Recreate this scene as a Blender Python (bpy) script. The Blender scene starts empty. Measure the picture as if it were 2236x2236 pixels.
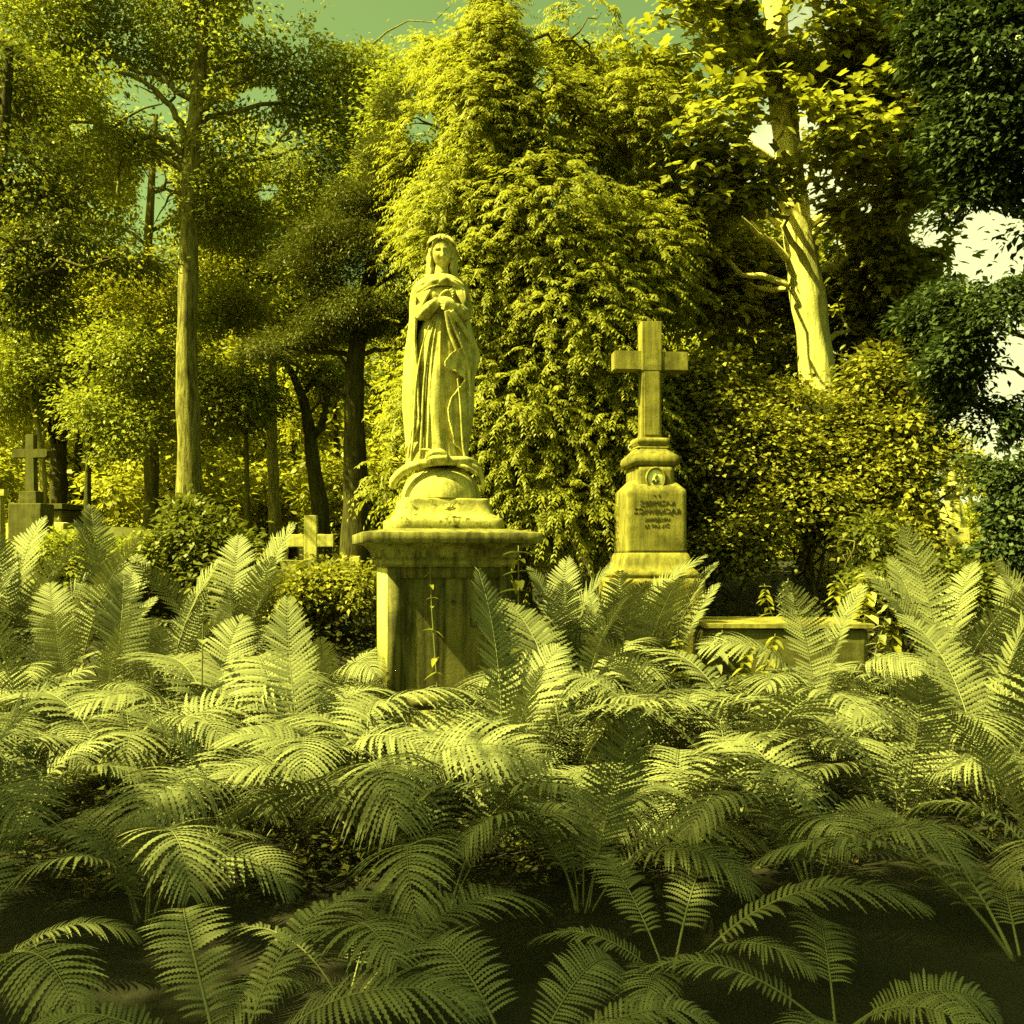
import bpy, bmesh, math, random
import numpy as np
from mathutils import Vector, Matrix

R = math.radians
PI = math.pi
random.seed(7)
rng = np.random.default_rng(11)
sc = bpy.context.scene
col = sc.collection

# ------------------------------------------------------------------ camera model
F = 2148.0          # focal length in photo pixels (2236 wide)
HZ = 1214.0         # horizon row
EYE = 1.3


def P(px, py, Y):
    """point seen at photo pixel (px,py) standing Y metres away"""
    return Vector(((px - 1118) / F * Y, Y, EYE + (HZ - py) / F * Y))


def ground_z(x, y):
    t = np.clip((np.asarray(y, float) - 5.2) / 8.0, 0, 1)
    return 1.0 * t * t * (3 - 2 * t) + 0.04 * np.sin(np.asarray(x) * 1.3 + 0.7 * np.asarray(y)) * np.cos(np.asarray(y) * 0.9)


# ------------------------------------------------------------------ helpers
def link(o, parent=None):
    col.objects.link(o)
    if parent is not None:
        o.parent = parent
    return o


def mesh_np(name, V, Fq, mat, smooth=False):
    """V (n,3); Fq: int array (m,k) or list of arrays of different k"""
    me = bpy.data.meshes.new(name)
    if not isinstance(Fq, list):
        Fq = [Fq]
    Fq = [np.asarray(f, dtype=np.int32) for f in Fq if len(f)]
    V = np.asarray(V, dtype=np.float32)
    me.vertices.add(len(V))
    me.vertices.foreach_set('co', V.ravel())
    loops = np.concatenate([f.ravel() for f in Fq])
    sizes = np.concatenate([np.full(len(f), f.shape[1], np.int32) for f in Fq])
    starts = np.concatenate([[0], np.cumsum(sizes)[:-1]]).astype(np.int32)
    me.loops.add(len(loops))
    me.loops.foreach_set('vertex_index', loops)
    me.polygons.add(len(sizes))
    me.polygons.foreach_set('loop_start', starts)
    if smooth:
        me.polygons.foreach_set('use_smooth', np.ones(len(sizes), bool))
    me.update(calc_edges=True)
    me.validate()
    if mat:
        me.materials.append(mat)
    return me


class MB:
    """collects vertices and faces for one mesh"""
    def __init__(self):
        self.v, self.f3, self.f4, self.n = [], [], [], 0

    def add(self, V, f4=None, f3=None):
        V = np.asarray(V, float).reshape(-1, 3)
        self.v.append(V)
        if f4 is not None and len(f4):
            self.f4.append(np.asarray(f4, np.int32).reshape(-1, 4) + self.n)
        if f3 is not None and len(f3):
            self.f3.append(np.asarray(f3, np.int32).reshape(-1, 3) + self.n)
        self.n += len(V)

    def loft(self, rings, caps=True, closed=True):
        rings = np.asarray(rings, float)
        m, n, _ = rings.shape
        idx = np.arange(m * n).reshape(m, n)
        nx = np.roll(idx, -1, axis=1) if closed else idx[:, 1:]
        a = idx if closed else idx[:, :-1]
        q = np.stack([a[:-1], nx[:-1], nx[1:], a[1:]], -1).reshape(-1, 4)
        V = rings.reshape(-1, 3)
        f3 = []
        if caps and closed:
            V = np.concatenate([V, rings[0].mean(0)[None], rings[-1].mean(0)[None]])
            c0, c1 = m * n, m * n + 1
            for j in range(n):
                k = (j + 1) % n
                f3.append((c0, idx[0, k], idx[0, j]))
                f3.append((c1, idx[-1, j], idx[-1, k]))
        self.add(V, q, f3)

    def tube(self, pts, rad, n=10, ripple=0.0, k=5):
        pts = np.asarray([tuple(p) for p in pts], float)
        m = len(pts)
        rad = np.broadcast_to(np.asarray(rad, float), (m,))
        T = np.gradient(pts, axis=0)
        T /= np.linalg.norm(T, axis=1, keepdims=True) + 1e-9
        up = np.array([0.0, 0.0, 1.0]) if abs(T[0, 2]) < 0.9 else np.array([0.0, 1.0, 0.0])
        rings = []
        A = np.cross(T[0], up); A /= np.linalg.norm(A)
        ang = np.linspace(0, 2 * PI, n, endpoint=False)
        for i in range(m):
            A = A - T[i] * np.dot(A, T[i]); A /= np.linalg.norm(A) + 1e-9
            B = np.cross(T[i], A)
            r = rad[i] * (1 + ripple * np.sin(k * ang + i * 0.35))
            rings.append(pts[i] + r[:, None] * (np.cos(ang)[:, None] * A + np.sin(ang)[:, None] * B))
        self.loft(rings)

    def box(self, lo, hi, M=None):
        x0, y0, z0 = lo; x1, y1, z1 = hi
        V = np.array([(x0, y0, z0), (x1, y0, z0), (x1, y1, z0), (x0, y1, z0), (x0, y0, z1), (x1, y0, z1), (x1, y1, z1), (x0, y1, z1)])
        if M is not None:
            V = np.array([tuple(M @ Vector(v)) for v in V])
        self.add(V, [(0, 3, 2, 1), (4, 5, 6, 7), (0, 1, 5, 4), (1, 2, 6, 5), (2, 3, 7, 6), (3, 0, 4, 7)])

    def mesh(self, name, mat, smooth=False):
        fs = []
        if self.f4: fs.append(np.concatenate(self.f4))
        if self.f3: fs.append(np.concatenate(self.f3))
        return mesh_np(name, np.concatenate(self.v), fs, mat, smooth)

    def build(self, name, mat, parent=None, smooth=False):
        return link(bpy.data.objects.new(name, self.mesh(name, mat, smooth)), parent)


def curve_pts(ctrl, n=24):
    """Catmull-Rom through control points"""
    c = np.asarray([tuple(p) for p in ctrl], float)
    c = np.vstack([2 * c[0] - c[1], c, 2 * c[-1] - c[-2]])
    out = []
    segs = len(c) - 3
    per = max(2, n // segs)
    for i in range(segs):
        p0, p1, p2, p3 = c[i:i + 4]
        ts = np.linspace(0, 1, per, endpoint=False)[:, None]
        out.append(0.5 * (2 * p1 + (p2 - p0) * ts + (2 * p0 - 5 * p1 + 4 * p2 - p3) * ts ** 2 + (3 * p1 - p0 - 3 * p2 + p3) * ts ** 3))
    out.append(c[-2][None])
    return np.concatenate(out)


def lerp_tab(z, tab):
    tab = sorted(tab)
    xs = [t[0] for t in tab]
    return [np.interp(z, xs, [t[i] for t in tab]) for i in range(1, len(tab[0]))]


def sm_tab(z, tab):
    """smooth interpolation of a table"""
    tab = sorted(tab)
    xs = np.array([t[0] for t in tab])
    z = np.clip(z, xs[0], xs[-1])
    i = np.clip(np.searchsorted(xs, z) - 1, 0, len(xs) - 2)
    out = []
    for c in range(1, len(tab[0])):
        ys = np.array([t[c] for t in tab])
        d = np.gradient(ys, xs)
        h = xs[i + 1] - xs[i]; t = (z - xs[i]) / h
        out.append((2 * t ** 3 - 3 * t ** 2 + 1) * ys[i] + (t ** 3 - 2 * t ** 2 + t) * h * d[i] + (-2 * t ** 3 + 3 * t ** 2) * ys[i + 1] + (t ** 3 - t ** 2) * h * d[i + 1])
    return out


def empty(name, loc, rz=0.0):
    o = bpy.data.objects.new(name, None)
    o.empty_display_size = 0.1
    o.location = loc
    o.rotation_euler = (0, 0, rz)
    return link(o)


def tag(o, label, cat, group=None, kind=None):
    if label: o['label'] = label
    if cat: o['category'] = cat
    if group: o['group'] = group
    if kind: o['kind'] = kind
    return o


# ------------------------------------------------------------------ materials
def new_mat(name):
    m = bpy.data.materials.new(name)
    m.use_nodes = True
    nt = m.node_tree
    nt.nodes.clear()
    return m, nt, nt.nodes.new('ShaderNodeOutputMaterial')


def ramp(nt, src, stops):
    r = nt.nodes.new('ShaderNodeValToRGB')
    e = r.color_ramp.elements
    while len(e) < len(stops): e.new(0.5)
    for k, (p, c) in enumerate(stops):
        e[k].position = p
        e[k].color = (*c, 1) if len(c) == 3 else c
    nt.links.new(src, r.inputs[0])
    return r.outputs[0]


def noise(nt, vec, scale, detail=4, rough=0.55):
    n = nt.nodes.new('ShaderNodeTexNoise')
    n.inputs['Scale'].default_value = scale
    n.inputs['Detail'].default_value = detail
    n.inputs['Roughness'].default_value = rough
    nt.links.new(vec, n.inputs['Vector'])
    return n.outputs[0]


def mixc(nt, fac, a, b, mode='MIX'):
    m = nt.nodes.new('ShaderNodeMix')
    m.data_type = 'RGBA'
    m.blend_type = mode
    for s, v in ((m.inputs[0], fac), (m.inputs[6], a), (m.inputs[7], b)):
        if isinstance(v, (int, float)): s.default_value = v
        elif isinstance(v, tuple): s.default_value = (*v, 1)
        else: nt.links.new(v, s)
    return m.outputs[2]


def leaf_mat(name, ca, cb, trans=0.35, rough=0.45, dead=None):
    m, nt, out = new_mat(name)
    g = nt.nodes.new('ShaderNodeNewGeometry')
    stops = [(0.0, ca), (0.85, cb)]
    if dead: stops.append((0.97, dead))
    c = ramp(nt, g.outputs['Random Per Island'], stops)
    p = nt.nodes.new('ShaderNodeBsdfPrincipled')
    p.inputs['Roughness'].default_value = rough
    p.inputs['Specular IOR Level'].default_value = 0.35
    nt.links.new(c, p.inputs['Base Color'])
    t = nt.nodes.new('ShaderNodeBsdfTranslucent')
    nt.links.new(mixc(nt, 1.0, c, (1.0, 1.0, 0.6), 'MULTIPLY'), t.inputs['Color'])
    x = nt.nodes.new('ShaderNodeMixShader')
    x.inputs[0].default_value = trans
    nt.links.new(p.outputs[0], x.inputs[1])
    nt.links.new(t.outputs[0], x.inputs[2])
    nt.links.new(x.outputs[0], out.inputs[0])
    return m


def stone_mat(name, light, mid, dark, scale=6.0, stain=0.5, streak=True, bump=0.25, moss=None):
    m, nt, out = new_mat(name)
    tc = nt.nodes.new('ShaderNodeTexCoord')
    v = tc.outputs['Object']
    c = ramp(nt, noise(nt, v, scale, 6, 0.6), [(0.3, mid), (0.62, light)])
    grain = ramp(nt, noise(nt, v, scale * 22, 3, 0.6), [(0.25, (0.62, 0.62, 0.62)), (0.6, (1, 1, 1))])
    c = mixc(nt, 0.8, c, grain, 'MULTIPLY')
    if streak:
        mp = nt.nodes.new('ShaderNodeMapping')
        mp.inputs['Scale'].default_value = (9, 9, 0.8)
        nt.links.new(v, mp.inputs[0])
        s = ramp(nt, noise(nt, mp.outputs[0], 2.6, 5, 0.65), [(0.42, (0, 0, 0)), (0.72, (stain,) * 3)])
        c = mixc(nt, s, c, dark)
    s2 = ramp(nt, noise(nt, v, scale * 0.55, 7, 0.7), [(0.5, (0, 0, 0)), (0.68, (stain,) * 3)])
    c = mixc(nt, s2, c, dark)
    if moss:
        s3 = ramp(nt, noise(nt, v, scale * 1.6, 7, 0.75), [(0.52, (0, 0, 0)), (0.60, (0.85,) * 3)])
        c = mixc(nt, s3, c, moss)
    p = nt.nodes.new('ShaderNodeBsdfPrincipled')
    p.inputs['Roughness'].default_value = 0.85
    p.inputs['Specular IOR Level'].default_value = 0.2
    nt.links.new(c, p.inputs['Base Color'])
    b = nt.nodes.new('ShaderNodeBump')
    b.inputs['Strength'].default_value = bump
    b.inputs['Distance'].default_value = 0.01
    nt.links.new(noise(nt, v, scale * 7, 6, 0.7), b.inputs['Height'])
    nt.links.new(b.outputs[0], p.inputs['Normal'])
    nt.links.new(p.outputs[0], out.inputs[0])
    return m


def bark_mat(name, light, dark, scale=5.0):
    m, nt, out = new_mat(name)
    tc = nt.nodes.new('ShaderNodeTexCoord')
    mp = nt.nodes.new('ShaderNodeMapping')
    mp.inputs['Scale'].default_value = (4, 4, 0.7)
    nt.links.new(tc.outputs['Object'], mp.inputs[0])
    n1 = noise(nt, mp.outputs[0], scale, 7, 0.7)
    c = ramp(nt, n1, [(0.35, dark), (0.6, light)])
    c = mixc(nt, 0.6, c, ramp(nt, noise(nt, tc.outputs['Object'], 1.7, 4), [(0.35, (0.5, 0.5, 0.5)), (0.65, (1, 1, 1))]), 'MULTIPLY')
    p = nt.nodes.new('ShaderNodeBsdfPrincipled')
    p.inputs['Roughness'].default_value = 0.9
    p.inputs['Specular IOR Level'].default_value = 0.15
    nt.links.new(c, p.inputs['Base Color'])
    b = nt.nodes.new('ShaderNodeBump')
    b.inputs['Strength'].default_value = 0.8
    b.inputs['Distance'].default_value = 0.03
    nt.links.new(n1, b.inputs['Height'])
    nt.links.new(b.outputs[0], p.inputs['Normal'])
    nt.links.new(p.outputs[0], out.inputs[0])
    return m


def flat_mat(name, c, rough=0.6):
    m, nt, out = new_mat(name)
    tc = nt.nodes.new('ShaderNodeTexCoord')
    k = ramp(nt, noise(nt, tc.outputs['Object'], 30, 4), [(0.3, tuple(x * 0.75 for x in c)), (0.7, c)])
    p = nt.nodes.new('ShaderNodeBsdfPrincipled')
    p.inputs['Roughness'].default_value = rough
    nt.links.new(k, p.inputs['Base Color'])
    nt.links.new(p.outputs[0], out.inputs[0])
    return m


M_marble = stone_mat('weathered_marble', (0.62, 0.575, 0.22), (0.46, 0.42, 0.15), (0.09, 0.083, 0.026), 7.0, 0.8, moss=(0.22, 0.205, 0.075))
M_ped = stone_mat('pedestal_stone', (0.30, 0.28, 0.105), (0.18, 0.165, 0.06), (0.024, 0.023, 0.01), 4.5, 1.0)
M_plinth = stone_mat('mossy_plinth', (0.54, 0.50, 0.19), (0.40, 0.365, 0.125), (0.10, 0.093, 0.033), 7.0, 0.6, moss=(0.05, 0.05, 0.015))
M_cross = stone_mat('cross_stone', (0.29, 0.26, 0.075), (0.19, 0.168, 0.044), (0.05, 0.045, 0.013), 6.0, 0.8)
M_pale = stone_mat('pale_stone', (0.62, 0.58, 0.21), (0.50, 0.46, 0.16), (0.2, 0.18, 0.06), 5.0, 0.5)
M_grey = stone_mat('dark_grave_stone', (0.13, 0.125, 0.045), (0.09, 0.088, 0.03), (0.035, 0.034, 0.014), 6.0, 0.6)
M_shaft = stone_mat('shaded_shaft_stone', (0.17, 0.16, 0.06), (0.10, 0.094, 0.036), (0.018, 0.017, 0.008), 4.0, 1.0)  # stained stone, base colour also darkened to put shade on the front
M_letter = flat_mat('letter_paint', (0.03, 0.028, 0.012))
M_enamel = flat_mat('portrait_enamel', (0.78, 0.76, 0.40), 0.25)
M_enamel_grey = flat_mat('portrait_grey', (0.30, 0.29, 0.12), 0.3)
M_bark_pale = bark_mat('pale_bark', (0.36, 0.33, 0.12), (0.12, 0.11, 0.035))
M_bark_dark = bark_mat('dark_bark', (0.085, 0.078, 0.026), (0.022, 0.02, 0.008))
M_bark_mid = bark_mat('mid_bark', (0.17, 0.155, 0.05), (0.05, 0.045, 0.016))
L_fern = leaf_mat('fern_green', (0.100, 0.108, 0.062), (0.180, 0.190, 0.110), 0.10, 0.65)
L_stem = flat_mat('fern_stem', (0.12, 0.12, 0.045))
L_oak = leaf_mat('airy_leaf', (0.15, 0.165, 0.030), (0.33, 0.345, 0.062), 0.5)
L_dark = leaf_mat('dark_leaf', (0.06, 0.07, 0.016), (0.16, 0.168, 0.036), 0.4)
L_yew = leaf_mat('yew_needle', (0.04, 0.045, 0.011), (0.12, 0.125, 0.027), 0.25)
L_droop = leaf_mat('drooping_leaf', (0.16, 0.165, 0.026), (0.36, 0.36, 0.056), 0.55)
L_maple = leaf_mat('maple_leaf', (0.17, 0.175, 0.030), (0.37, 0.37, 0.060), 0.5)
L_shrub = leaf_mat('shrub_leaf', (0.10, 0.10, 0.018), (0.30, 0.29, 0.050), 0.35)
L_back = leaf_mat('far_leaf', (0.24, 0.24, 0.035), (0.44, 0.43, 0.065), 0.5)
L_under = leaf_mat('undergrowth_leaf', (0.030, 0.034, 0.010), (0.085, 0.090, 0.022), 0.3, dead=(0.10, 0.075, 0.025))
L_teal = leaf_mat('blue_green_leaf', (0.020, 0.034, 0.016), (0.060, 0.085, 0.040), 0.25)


# ------------------------------------------------------------------ leaves
def norm(a):
    return a / (np.linalg.norm(a, axis=-1, keepdims=True) + 1e-9)


def leaf_quads(C, D, N, L, W, fold=0.15):
    """one bent rhombus per leaf"""
    D = norm(D); S = norm(np.cross(D, N)); N = norm(np.cross(S, D))
    n = len(C)
    L = np.broadcast_to(np.asarray(L, float), (n,))[:, None]
    W = np.broadcast_to(np.asarray(W, float), (n,))[:, None]
    mid = C + D * L * 0.45 + N * W * fold
    V = np.stack([C, mid - S * W / 2, C + D * L - N * L * 0.08, mid + S * W / 2], 1).reshape(-1, 3)
    return V, np.arange(n * 4, dtype=np.int32).reshape(-1, 4)


def leaf_lobed(C, D, N, L, W):
    """three-lobed leaf sharing its base point: a connected fan"""
    D = norm(D); S = norm(np.cross(D, N)); N = norm(np.cross(S, D))
    n = len(C)
    L = np.broadcast_to(np.asarray(L, float), (n,))[:, None]
    pts = [(0, 0, 0), (-.18, .12, .02), (-.55, .42, -.06), (-.2, .5, .05), (-.24, .72, 0), (0, 1.0, -.1), (.24, .72, 0), (.2, .5, .05), (.55, .42, -.06), (.18, .12, .02)]
    V = np.stack([C + D * L * p[1] + S * L * p[0] + N * L * p[2] for p in pts], 1).reshape(-1, 3)
    b = (np.arange(n, dtype=np.int32) * 10)[:, None]
    q = np.concatenate([b + np.array([[0, 1, 2, 3]]), b + np.array([[0, 3, 4, 5]]), b + np.array([[0, 5, 6, 7]]), b + np.array([[0, 7, 8, 9]])])
    return V, q


def rand_dirs(n):
    return norm(rng.normal(size=(n, 3)))


def wob(Pn, s, ph=0.0):
    x, y, z = Pn[:, 0] * s, Pn[:, 1] * s, Pn[:, 2] * s
    return (np.sin(x * 1.7 + 1.3 * np.sin(y * 1.1 + ph) + ph) + np.sin(y * 1.9 + 1.2 * np.sin(z * 1.3 + ph) + 2.1) + np.sin(z * 2.1 + 1.4 * np.sin(x * 0.9 + ph) + 4.2)) / 3


def clump_points(ells, n_clumps, gap=-0.25, s=1.1):
    """clump centres inside a union of ellipsoids (cx,cy,cz,rx,ry,rz)"""
    E = np.array(ells, float)
    vol = np.prod(E[:, 3:], axis=1) ** 0.75
    pick = rng.choice(len(E), size=n_clumps * 2, p=vol / vol.sum())
    u = rand_dirs(len(pick)) * (rng.random(len(pick)) ** 0.42)[:, None]
    C = E[pick, :3] + u * E[pick, 3:]
    keep = wob(C, s, 0.7) > gap
    C, u, pick = C[keep][:n_clumps], u[keep][:n_clumps], pick[keep][:n_clumps]
    return C, u, pick


def crown(ells, n_clumps, per, rc, size, mat, style='flat', gap=-0.25, asp=0.55, droop=0.3, flat=0.45, s=1.1):
    C, u, pick = clump_points(ells, n_clumps, gap, s)
    m = len(C)
    r = np.repeat(np.arange(m), per)
    n = len(r)
    sz = rc * rng.uniform(0.55, 1.35, m)[r]
    off = rng.normal(size=(n, 3)) * 0.55
    off[:, 2] *= flat
    pos = C[r] + off * sz[:, None]
    outw = norm(u[r] * np.array([1, 1, 0.3]) + off * 0.7 + 1e-6)
    D = norm(outw + rand_dirs(n) * 0.7 + np.array([0, 0, -droop]))
    N = norm(np.array([0, 0, 1.0]) + 0.45 * outw + rand_dirs(n) * 0.55)
    L = size * rng.uniform(0.65, 1.3, n)
    if style == 'lobed':
        V, f = leaf_lobed(pos, D, N, L, L * asp)
    else:
        V, f = leaf_quads(pos, D, N, L, L * asp)
    return V, f, C, pick


def spray_crown(starts, outs, length, pairs, size, asp=0.28, droop=1.1):
    """drooping leafy sprays: starts (m,3), outs (m,3)"""
    m = len(starts)
    Ln = length * rng.uniform(0.6, 1.3, m)
    t = (np.arange(pairs) + 0.5) / pairs
    T = np.tile(t, m)
    r = np.repeat(np.arange(m), pairs)
    o = outs[r]
    base = starts[r] + o * (Ln[r] * T)[:, None] + np.array([0, 0, -1.0]) * (droop * 0.6 * Ln[r] * T ** 2)[:, None]
    tan = norm(o + np.array([0, 0, -1.0]) * (droop * 1.2 * T)[:, None])
    side = norm(np.cross(tan, np.array([0, 0, 1.0])) + 1e-6)
    Vs, Fs, k = [], [], 0
    for sg in (-1, 1):
        D = norm(tan * 0.75 + side * sg * 0.75 + np.array([0, 0, -0.45]) + rand_dirs(len(r)) * 0.3)
        N = norm(np.array([0, 0, 1.0]) + o * 0.5 + rand_dirs(len(r)) * 0.3)
        L = size * rng.uniform(0.7, 1.25, len(r)) * (1.15 - 0.5 * T)
        V, f = leaf_quads(base, D, N, L, L * asp, 0.2)
        Vs.append(V); Fs.append(f + k); k += len(V)
    return np.concatenate(Vs), np.concatenate(Fs)


def branch(mb, a, b, r0, r1, sag=0.12, n=9, sides=7, wig=0.05):
    a, b = np.array(a, float), np.array(b, float)
    d = np.linalg.norm(b - a)
    t = np.linspace(0, 1, n)[:, None]
    p = a + (b - a) * t
    p[:, 2] += np.sin(t[:, 0] * PI) * sag * d
    w = rng.normal(size=(n, 3)) * wig * d * 0.25
    w[0] = 0; w[-1] = 0
    mb.tube(p + w, np.linspace(r0, r1, n), sides)
    return p


def trunk_mesh(mb, ctrl, r0, r1, n=40, sides=20, flare=0.35):
    p = curve_pts(ctrl, n)
    t = np.linspace(0, 1, len(p))
    rad = r0 + (r1 - r0) * t + r0 * flare * np.exp(-t * 14)
    rad *= 1 + 0.05 * np.sin(t * 37) + 0.03 * np.sin(t * 71 + 1)
    mb.tube(p, rad, sides, 0.06, 5)
    return p


def limbs_to(mb, tp, targets, r, sides=6, frac=0.72, zmin=None):
    """connect clump groups to the trunk line tp"""
    for c in targets:
        d = np.linalg.norm(tp[:, :2] - c[:2], axis=1)
        want = c[2] - 0.35 * d.min() - 0.1
        i = int(np.argmin(np.abs(tp[:, 2] - want) + 0.0))
        q = branch(mb, tp[i], c, r, r * 0.18, 0.08, 9, sides, 0.1)
        for k in range(2):
            j = random.randint(3, 7)
            e = q[j] + (c - tp[i]) * random.uniform(0.15, 0.4) + rng.normal(size=3) * 0.25 * np.linalg.norm(c - tp[i])
            branch(mb, q[j], e, r * 0.4, r * 0.1, 0.05, 6, 5, 0.12)


def EP(px, py, Y, rx, ry, rd):
    """ellipsoid from pixels: centre and half sizes in photo pixels, depth half-size in metres"""
    c = P(px, py, Y)
    return (c.x, c.y, c.z, rx * Y / F, rd, ry * Y / F)


def tree(name, label, cat, base, group=None):
    o = empty(name, base)
    tag(o, label, cat, group)
    return o


def part_mesh(name, me, parent):
    """world-space mesh parented to an unrotated Empty"""
    V = np.empty(len(me.vertices) * 3, np.float32)
    me.vertices.foreach_get('co', V)
    V = V.reshape(-1, 3) - np.array(parent.location, np.float32)
    me.vertices.foreach_set('co', V.ravel())
    me.update()
    return link(bpy.data.objects.new(name, me), parent)


SKY_S, SUN_E, EXPO, DENOISE = 0.065, 5.0, 2.0, False
# ------------------------------------------------------------------ the statue and its pedestal
SX, SY_, SZ = -0.463, 6.5, 1.478          # statue foot: plinth bottom centre
ROT_P = R(12.5)


def statue_px(px, py):
    return (px - 965) / 330.0, (1155 - py) / 330.0


def fold_wave(th, k, ph):
    s = np.sin(k * th + ph)
    return np.sign(s) * np.abs(s) ** 0.8


def gown_rings():
    tab = [(.415, -.03, .215, .18), (.45, -.03, .205, .175), (.6, -.035, .178, .165), (.9, -.03, .165, .15), (1.2, -.02, .155, .142), (1.32, -.012, .135, .13),
           (1.39, -.006, .118, .118), (1.46, 0, .135, .122), (1.54, 0, .155, .118), (1.60, -.005, .158, .100), (1.63, -.005, .115, .085), (1.645, -.004, .07, .064),
           (1.66, -.003, .053, .052), (1.70, -.003, .047, .048), (1.75, -.003, .045, .046)]
    zs = np.concatenate([np.linspace(.415, 1.60, 240), np.linspace(1.605, 1.75, 30)])
    cx, a, b = sm_tab(zs, tab)
    th = np.linspace(-PI, PI, 300, endpoint=False)
    rings = []
    for i, z in enumerate(zs):
        A = 0.036 * np.interp(z, [.42, .9, 1.3, 1.42, 1.6, 1.66], [1.3, .8, .55, .2, .15, 0])
        f = (0.55 * fold_wave(th, 13, 0.9 * math.sin(z * 2.1)) + 0.35 * np.sin(7 * th + 1.6 * z + .5) + 0.25 * np.sin(22 * th - 2.2 * z))
        r = 1 + A * f
        # creases below the waist, bust above
        x = cx[i] + a[i] * r * np.sin(th)
        y = -b[i] * r * np.cos(th)
        bust = math.exp(-((z - 1.52) / .055) ** 2)
        for s in (-1, 1):
            y -= 0.028 * bust * np.exp(-((x - cx[i] - s * .062) / .045) ** 2) * (np.cos(th) > 0)
        knee = math.exp(-((z - .86) / .2) ** 2)
        y -= 0.022 * knee * np.exp(-((x + .05) / .05) ** 2) * (np.cos(th) > 0)
        rings.append(np.stack([x, y, np.full_like(x, z)], -1))
    return rings


def head_mesh(mb):
    nu, nv = 120, 110
    ph = np.linspace(0, 2 * PI, nu, endpoint=False)
    rings = []
    for te in np.linspace(0.03, PI - 0.03, nv):
        sz = math.cos(te); s = math.sin(te)
        sx = s * np.sin(ph); sy = -s * np.cos(ph)
        jaw = 1 - 0.30 * max(0, -sz) ** 1.6
        x = 0.067 * sx * jaw
        z = 0.114 * sz
        y = 0.088 * sy * (1 - 0.10 * max(0, -sz))
        front = np.clip(-sy, 0, 1) ** 0.7
        y = np.where(sy < 0, y * (1 - 0.10 * np.exp(-(x / .03) ** 2) * 0), y)
        def g(x0, z0, ax, az): return np.exp(-((x - x0) / ax) ** 2 - ((z - z0) / az) ** 2)
        d = 0.012 * g(0, .006, .0085, .022) + 0.025 * g(0, -.022, .0105, .012) + .008 * g(0, -.008, .009, .014)
        for q in (-1, 1):
            d += -.017 * g(q * .027, .010, .017, .010) + .008 * g(q * .027, .006, .013, .0065) + .007 * g(q * .028, .026, .018, .006)
            d += .006 * g(q * .037, -.022, .017, .018) + .006 * g(q * .012, -.026, .005, .006) - .004 * g(q * .022, -.05, .01, .02)
        d += .0095 * g(0, -.0455, .016, .005) + .0105 * g(0, -.058, .014, .0055) - .008 * g(0, -.0515, .019, .0025) - .006 * g(0, -.068, .014, .005)
        d += .011 * g(0, -.086, .018, .014) - .003 * g(0, -.036, .005, .006)
        y = y - d * front
        rings.append(np.stack([x, y, np.full_like(x, z)], -1))
    V = np.array(rings)
    # bow the head forward a little and turn it
    M = Matrix.Translation((-.003, -.022, 1.822)) @ Matrix.Rotation(R(5), 4, 'Z') @ Matrix.Rotation(R(13), 4, 'X') @ Matrix.Rotation(R(-5), 4, 'Y')
    A = np.array(M)
    V = V @ A[:3, :3].T + A[:3, 3]
    mb.loft(V)


def hand(mb, wrist, fwd, side, s=1.0, curl=1.0):
    """palm plus four curled fingers and a thumb; fwd along the hand, side towards the thumb, palm looks along side x fwd"""
    f = Vector(fwd).normalized(); sd = Vector(side); sd = (sd - f * sd.dot(f)).normalized()
    pn = f.cross(sd)               # the way the fingers curl
    w = Vector(wrist)
    k = w + f * .075 * s
    V = []
    # palm as a flattened loft
    rings = []
    for t, hw, ht in ((-.02, .024, .019), (.0, .024, .017), (.03, .035, .017), (.06, .040, .015), (.078, .036, .011)):
        c = w + f * t * s
        ang = np.linspace(0, 2 * PI, 16, endpoint=False)
        rings.append([tuple(c + sd * (math.cos(a) * hw * s) + pn * (math.sin(a) * ht * s)) for a in ang])
    mb.loft(rings)
    for j, (o, ln) in enumerate(((.028, .036), (.0095, .041), (-.0095, .038), (-.027, .030))):
        p = k + sd * o * s - f * .012 * s
        pts = [p]
        a = 0.25
        for q, m_ in enumerate((1.0, .75, .6)):
            a += (0.45 + 0.12 * q) * curl + 0.05 * j
            p = p + (f * math.cos(a) + pn * math.sin(a)) * ln * m_ * s
            pts.append(p)
        mb.tube(curve_pts(pts, 12), np.linspace(.0098, .0072, len(curve_pts(pts, 12))) * s, 10)
    t0 = w + sd * .022 * s + f * .02 * s
    tp = [t0, t0 + (sd * .5 + f * .75 + pn * .3) * .03 * s, t0 + (sd * .42 + f * 1.2 + pn * .6) * .045 * s, t0 + (sd * .25 + f * 1.55 + pn * .8) * .05 * s]
    cp = curve_pts(tp, 12)
    mb.tube(cp, np.linspace(.0125, .0085, len(cp)) * s, 10)


def remeshed(mb, name, mat, voxel, parent, smooth_iter=1):
    me = mb.mesh('tmp', None)
    o = bpy.data.objects.new('tmp', me)
    col.objects.link(o)
    m = o.modifiers.new('r', 'REMESH')
    m.mode = 'VOXEL'; m.voxel_size = voxel; m.use_smooth_shade = True
    if smooth_iter:
        s = o.modifiers.new('s', 'SMOOTH'); s.factor = 0.4; s.iterations = smooth_iter
    dg = bpy.context.evaluated_depsgraph_get()
    dg.update()
    new = bpy.data.meshes.new_from_object(o.evaluated_get(dg))
    new.name = name
    bpy.data.objects.remove(o); bpy.data.meshes.remove(me)
    new.materials.clear(); new.materials.append(mat)
    new.polygons.foreach_set('use_smooth', np.ones(len(new.polygons), bool))
    return link(bpy.data.objects.new(name, new), parent)


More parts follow.
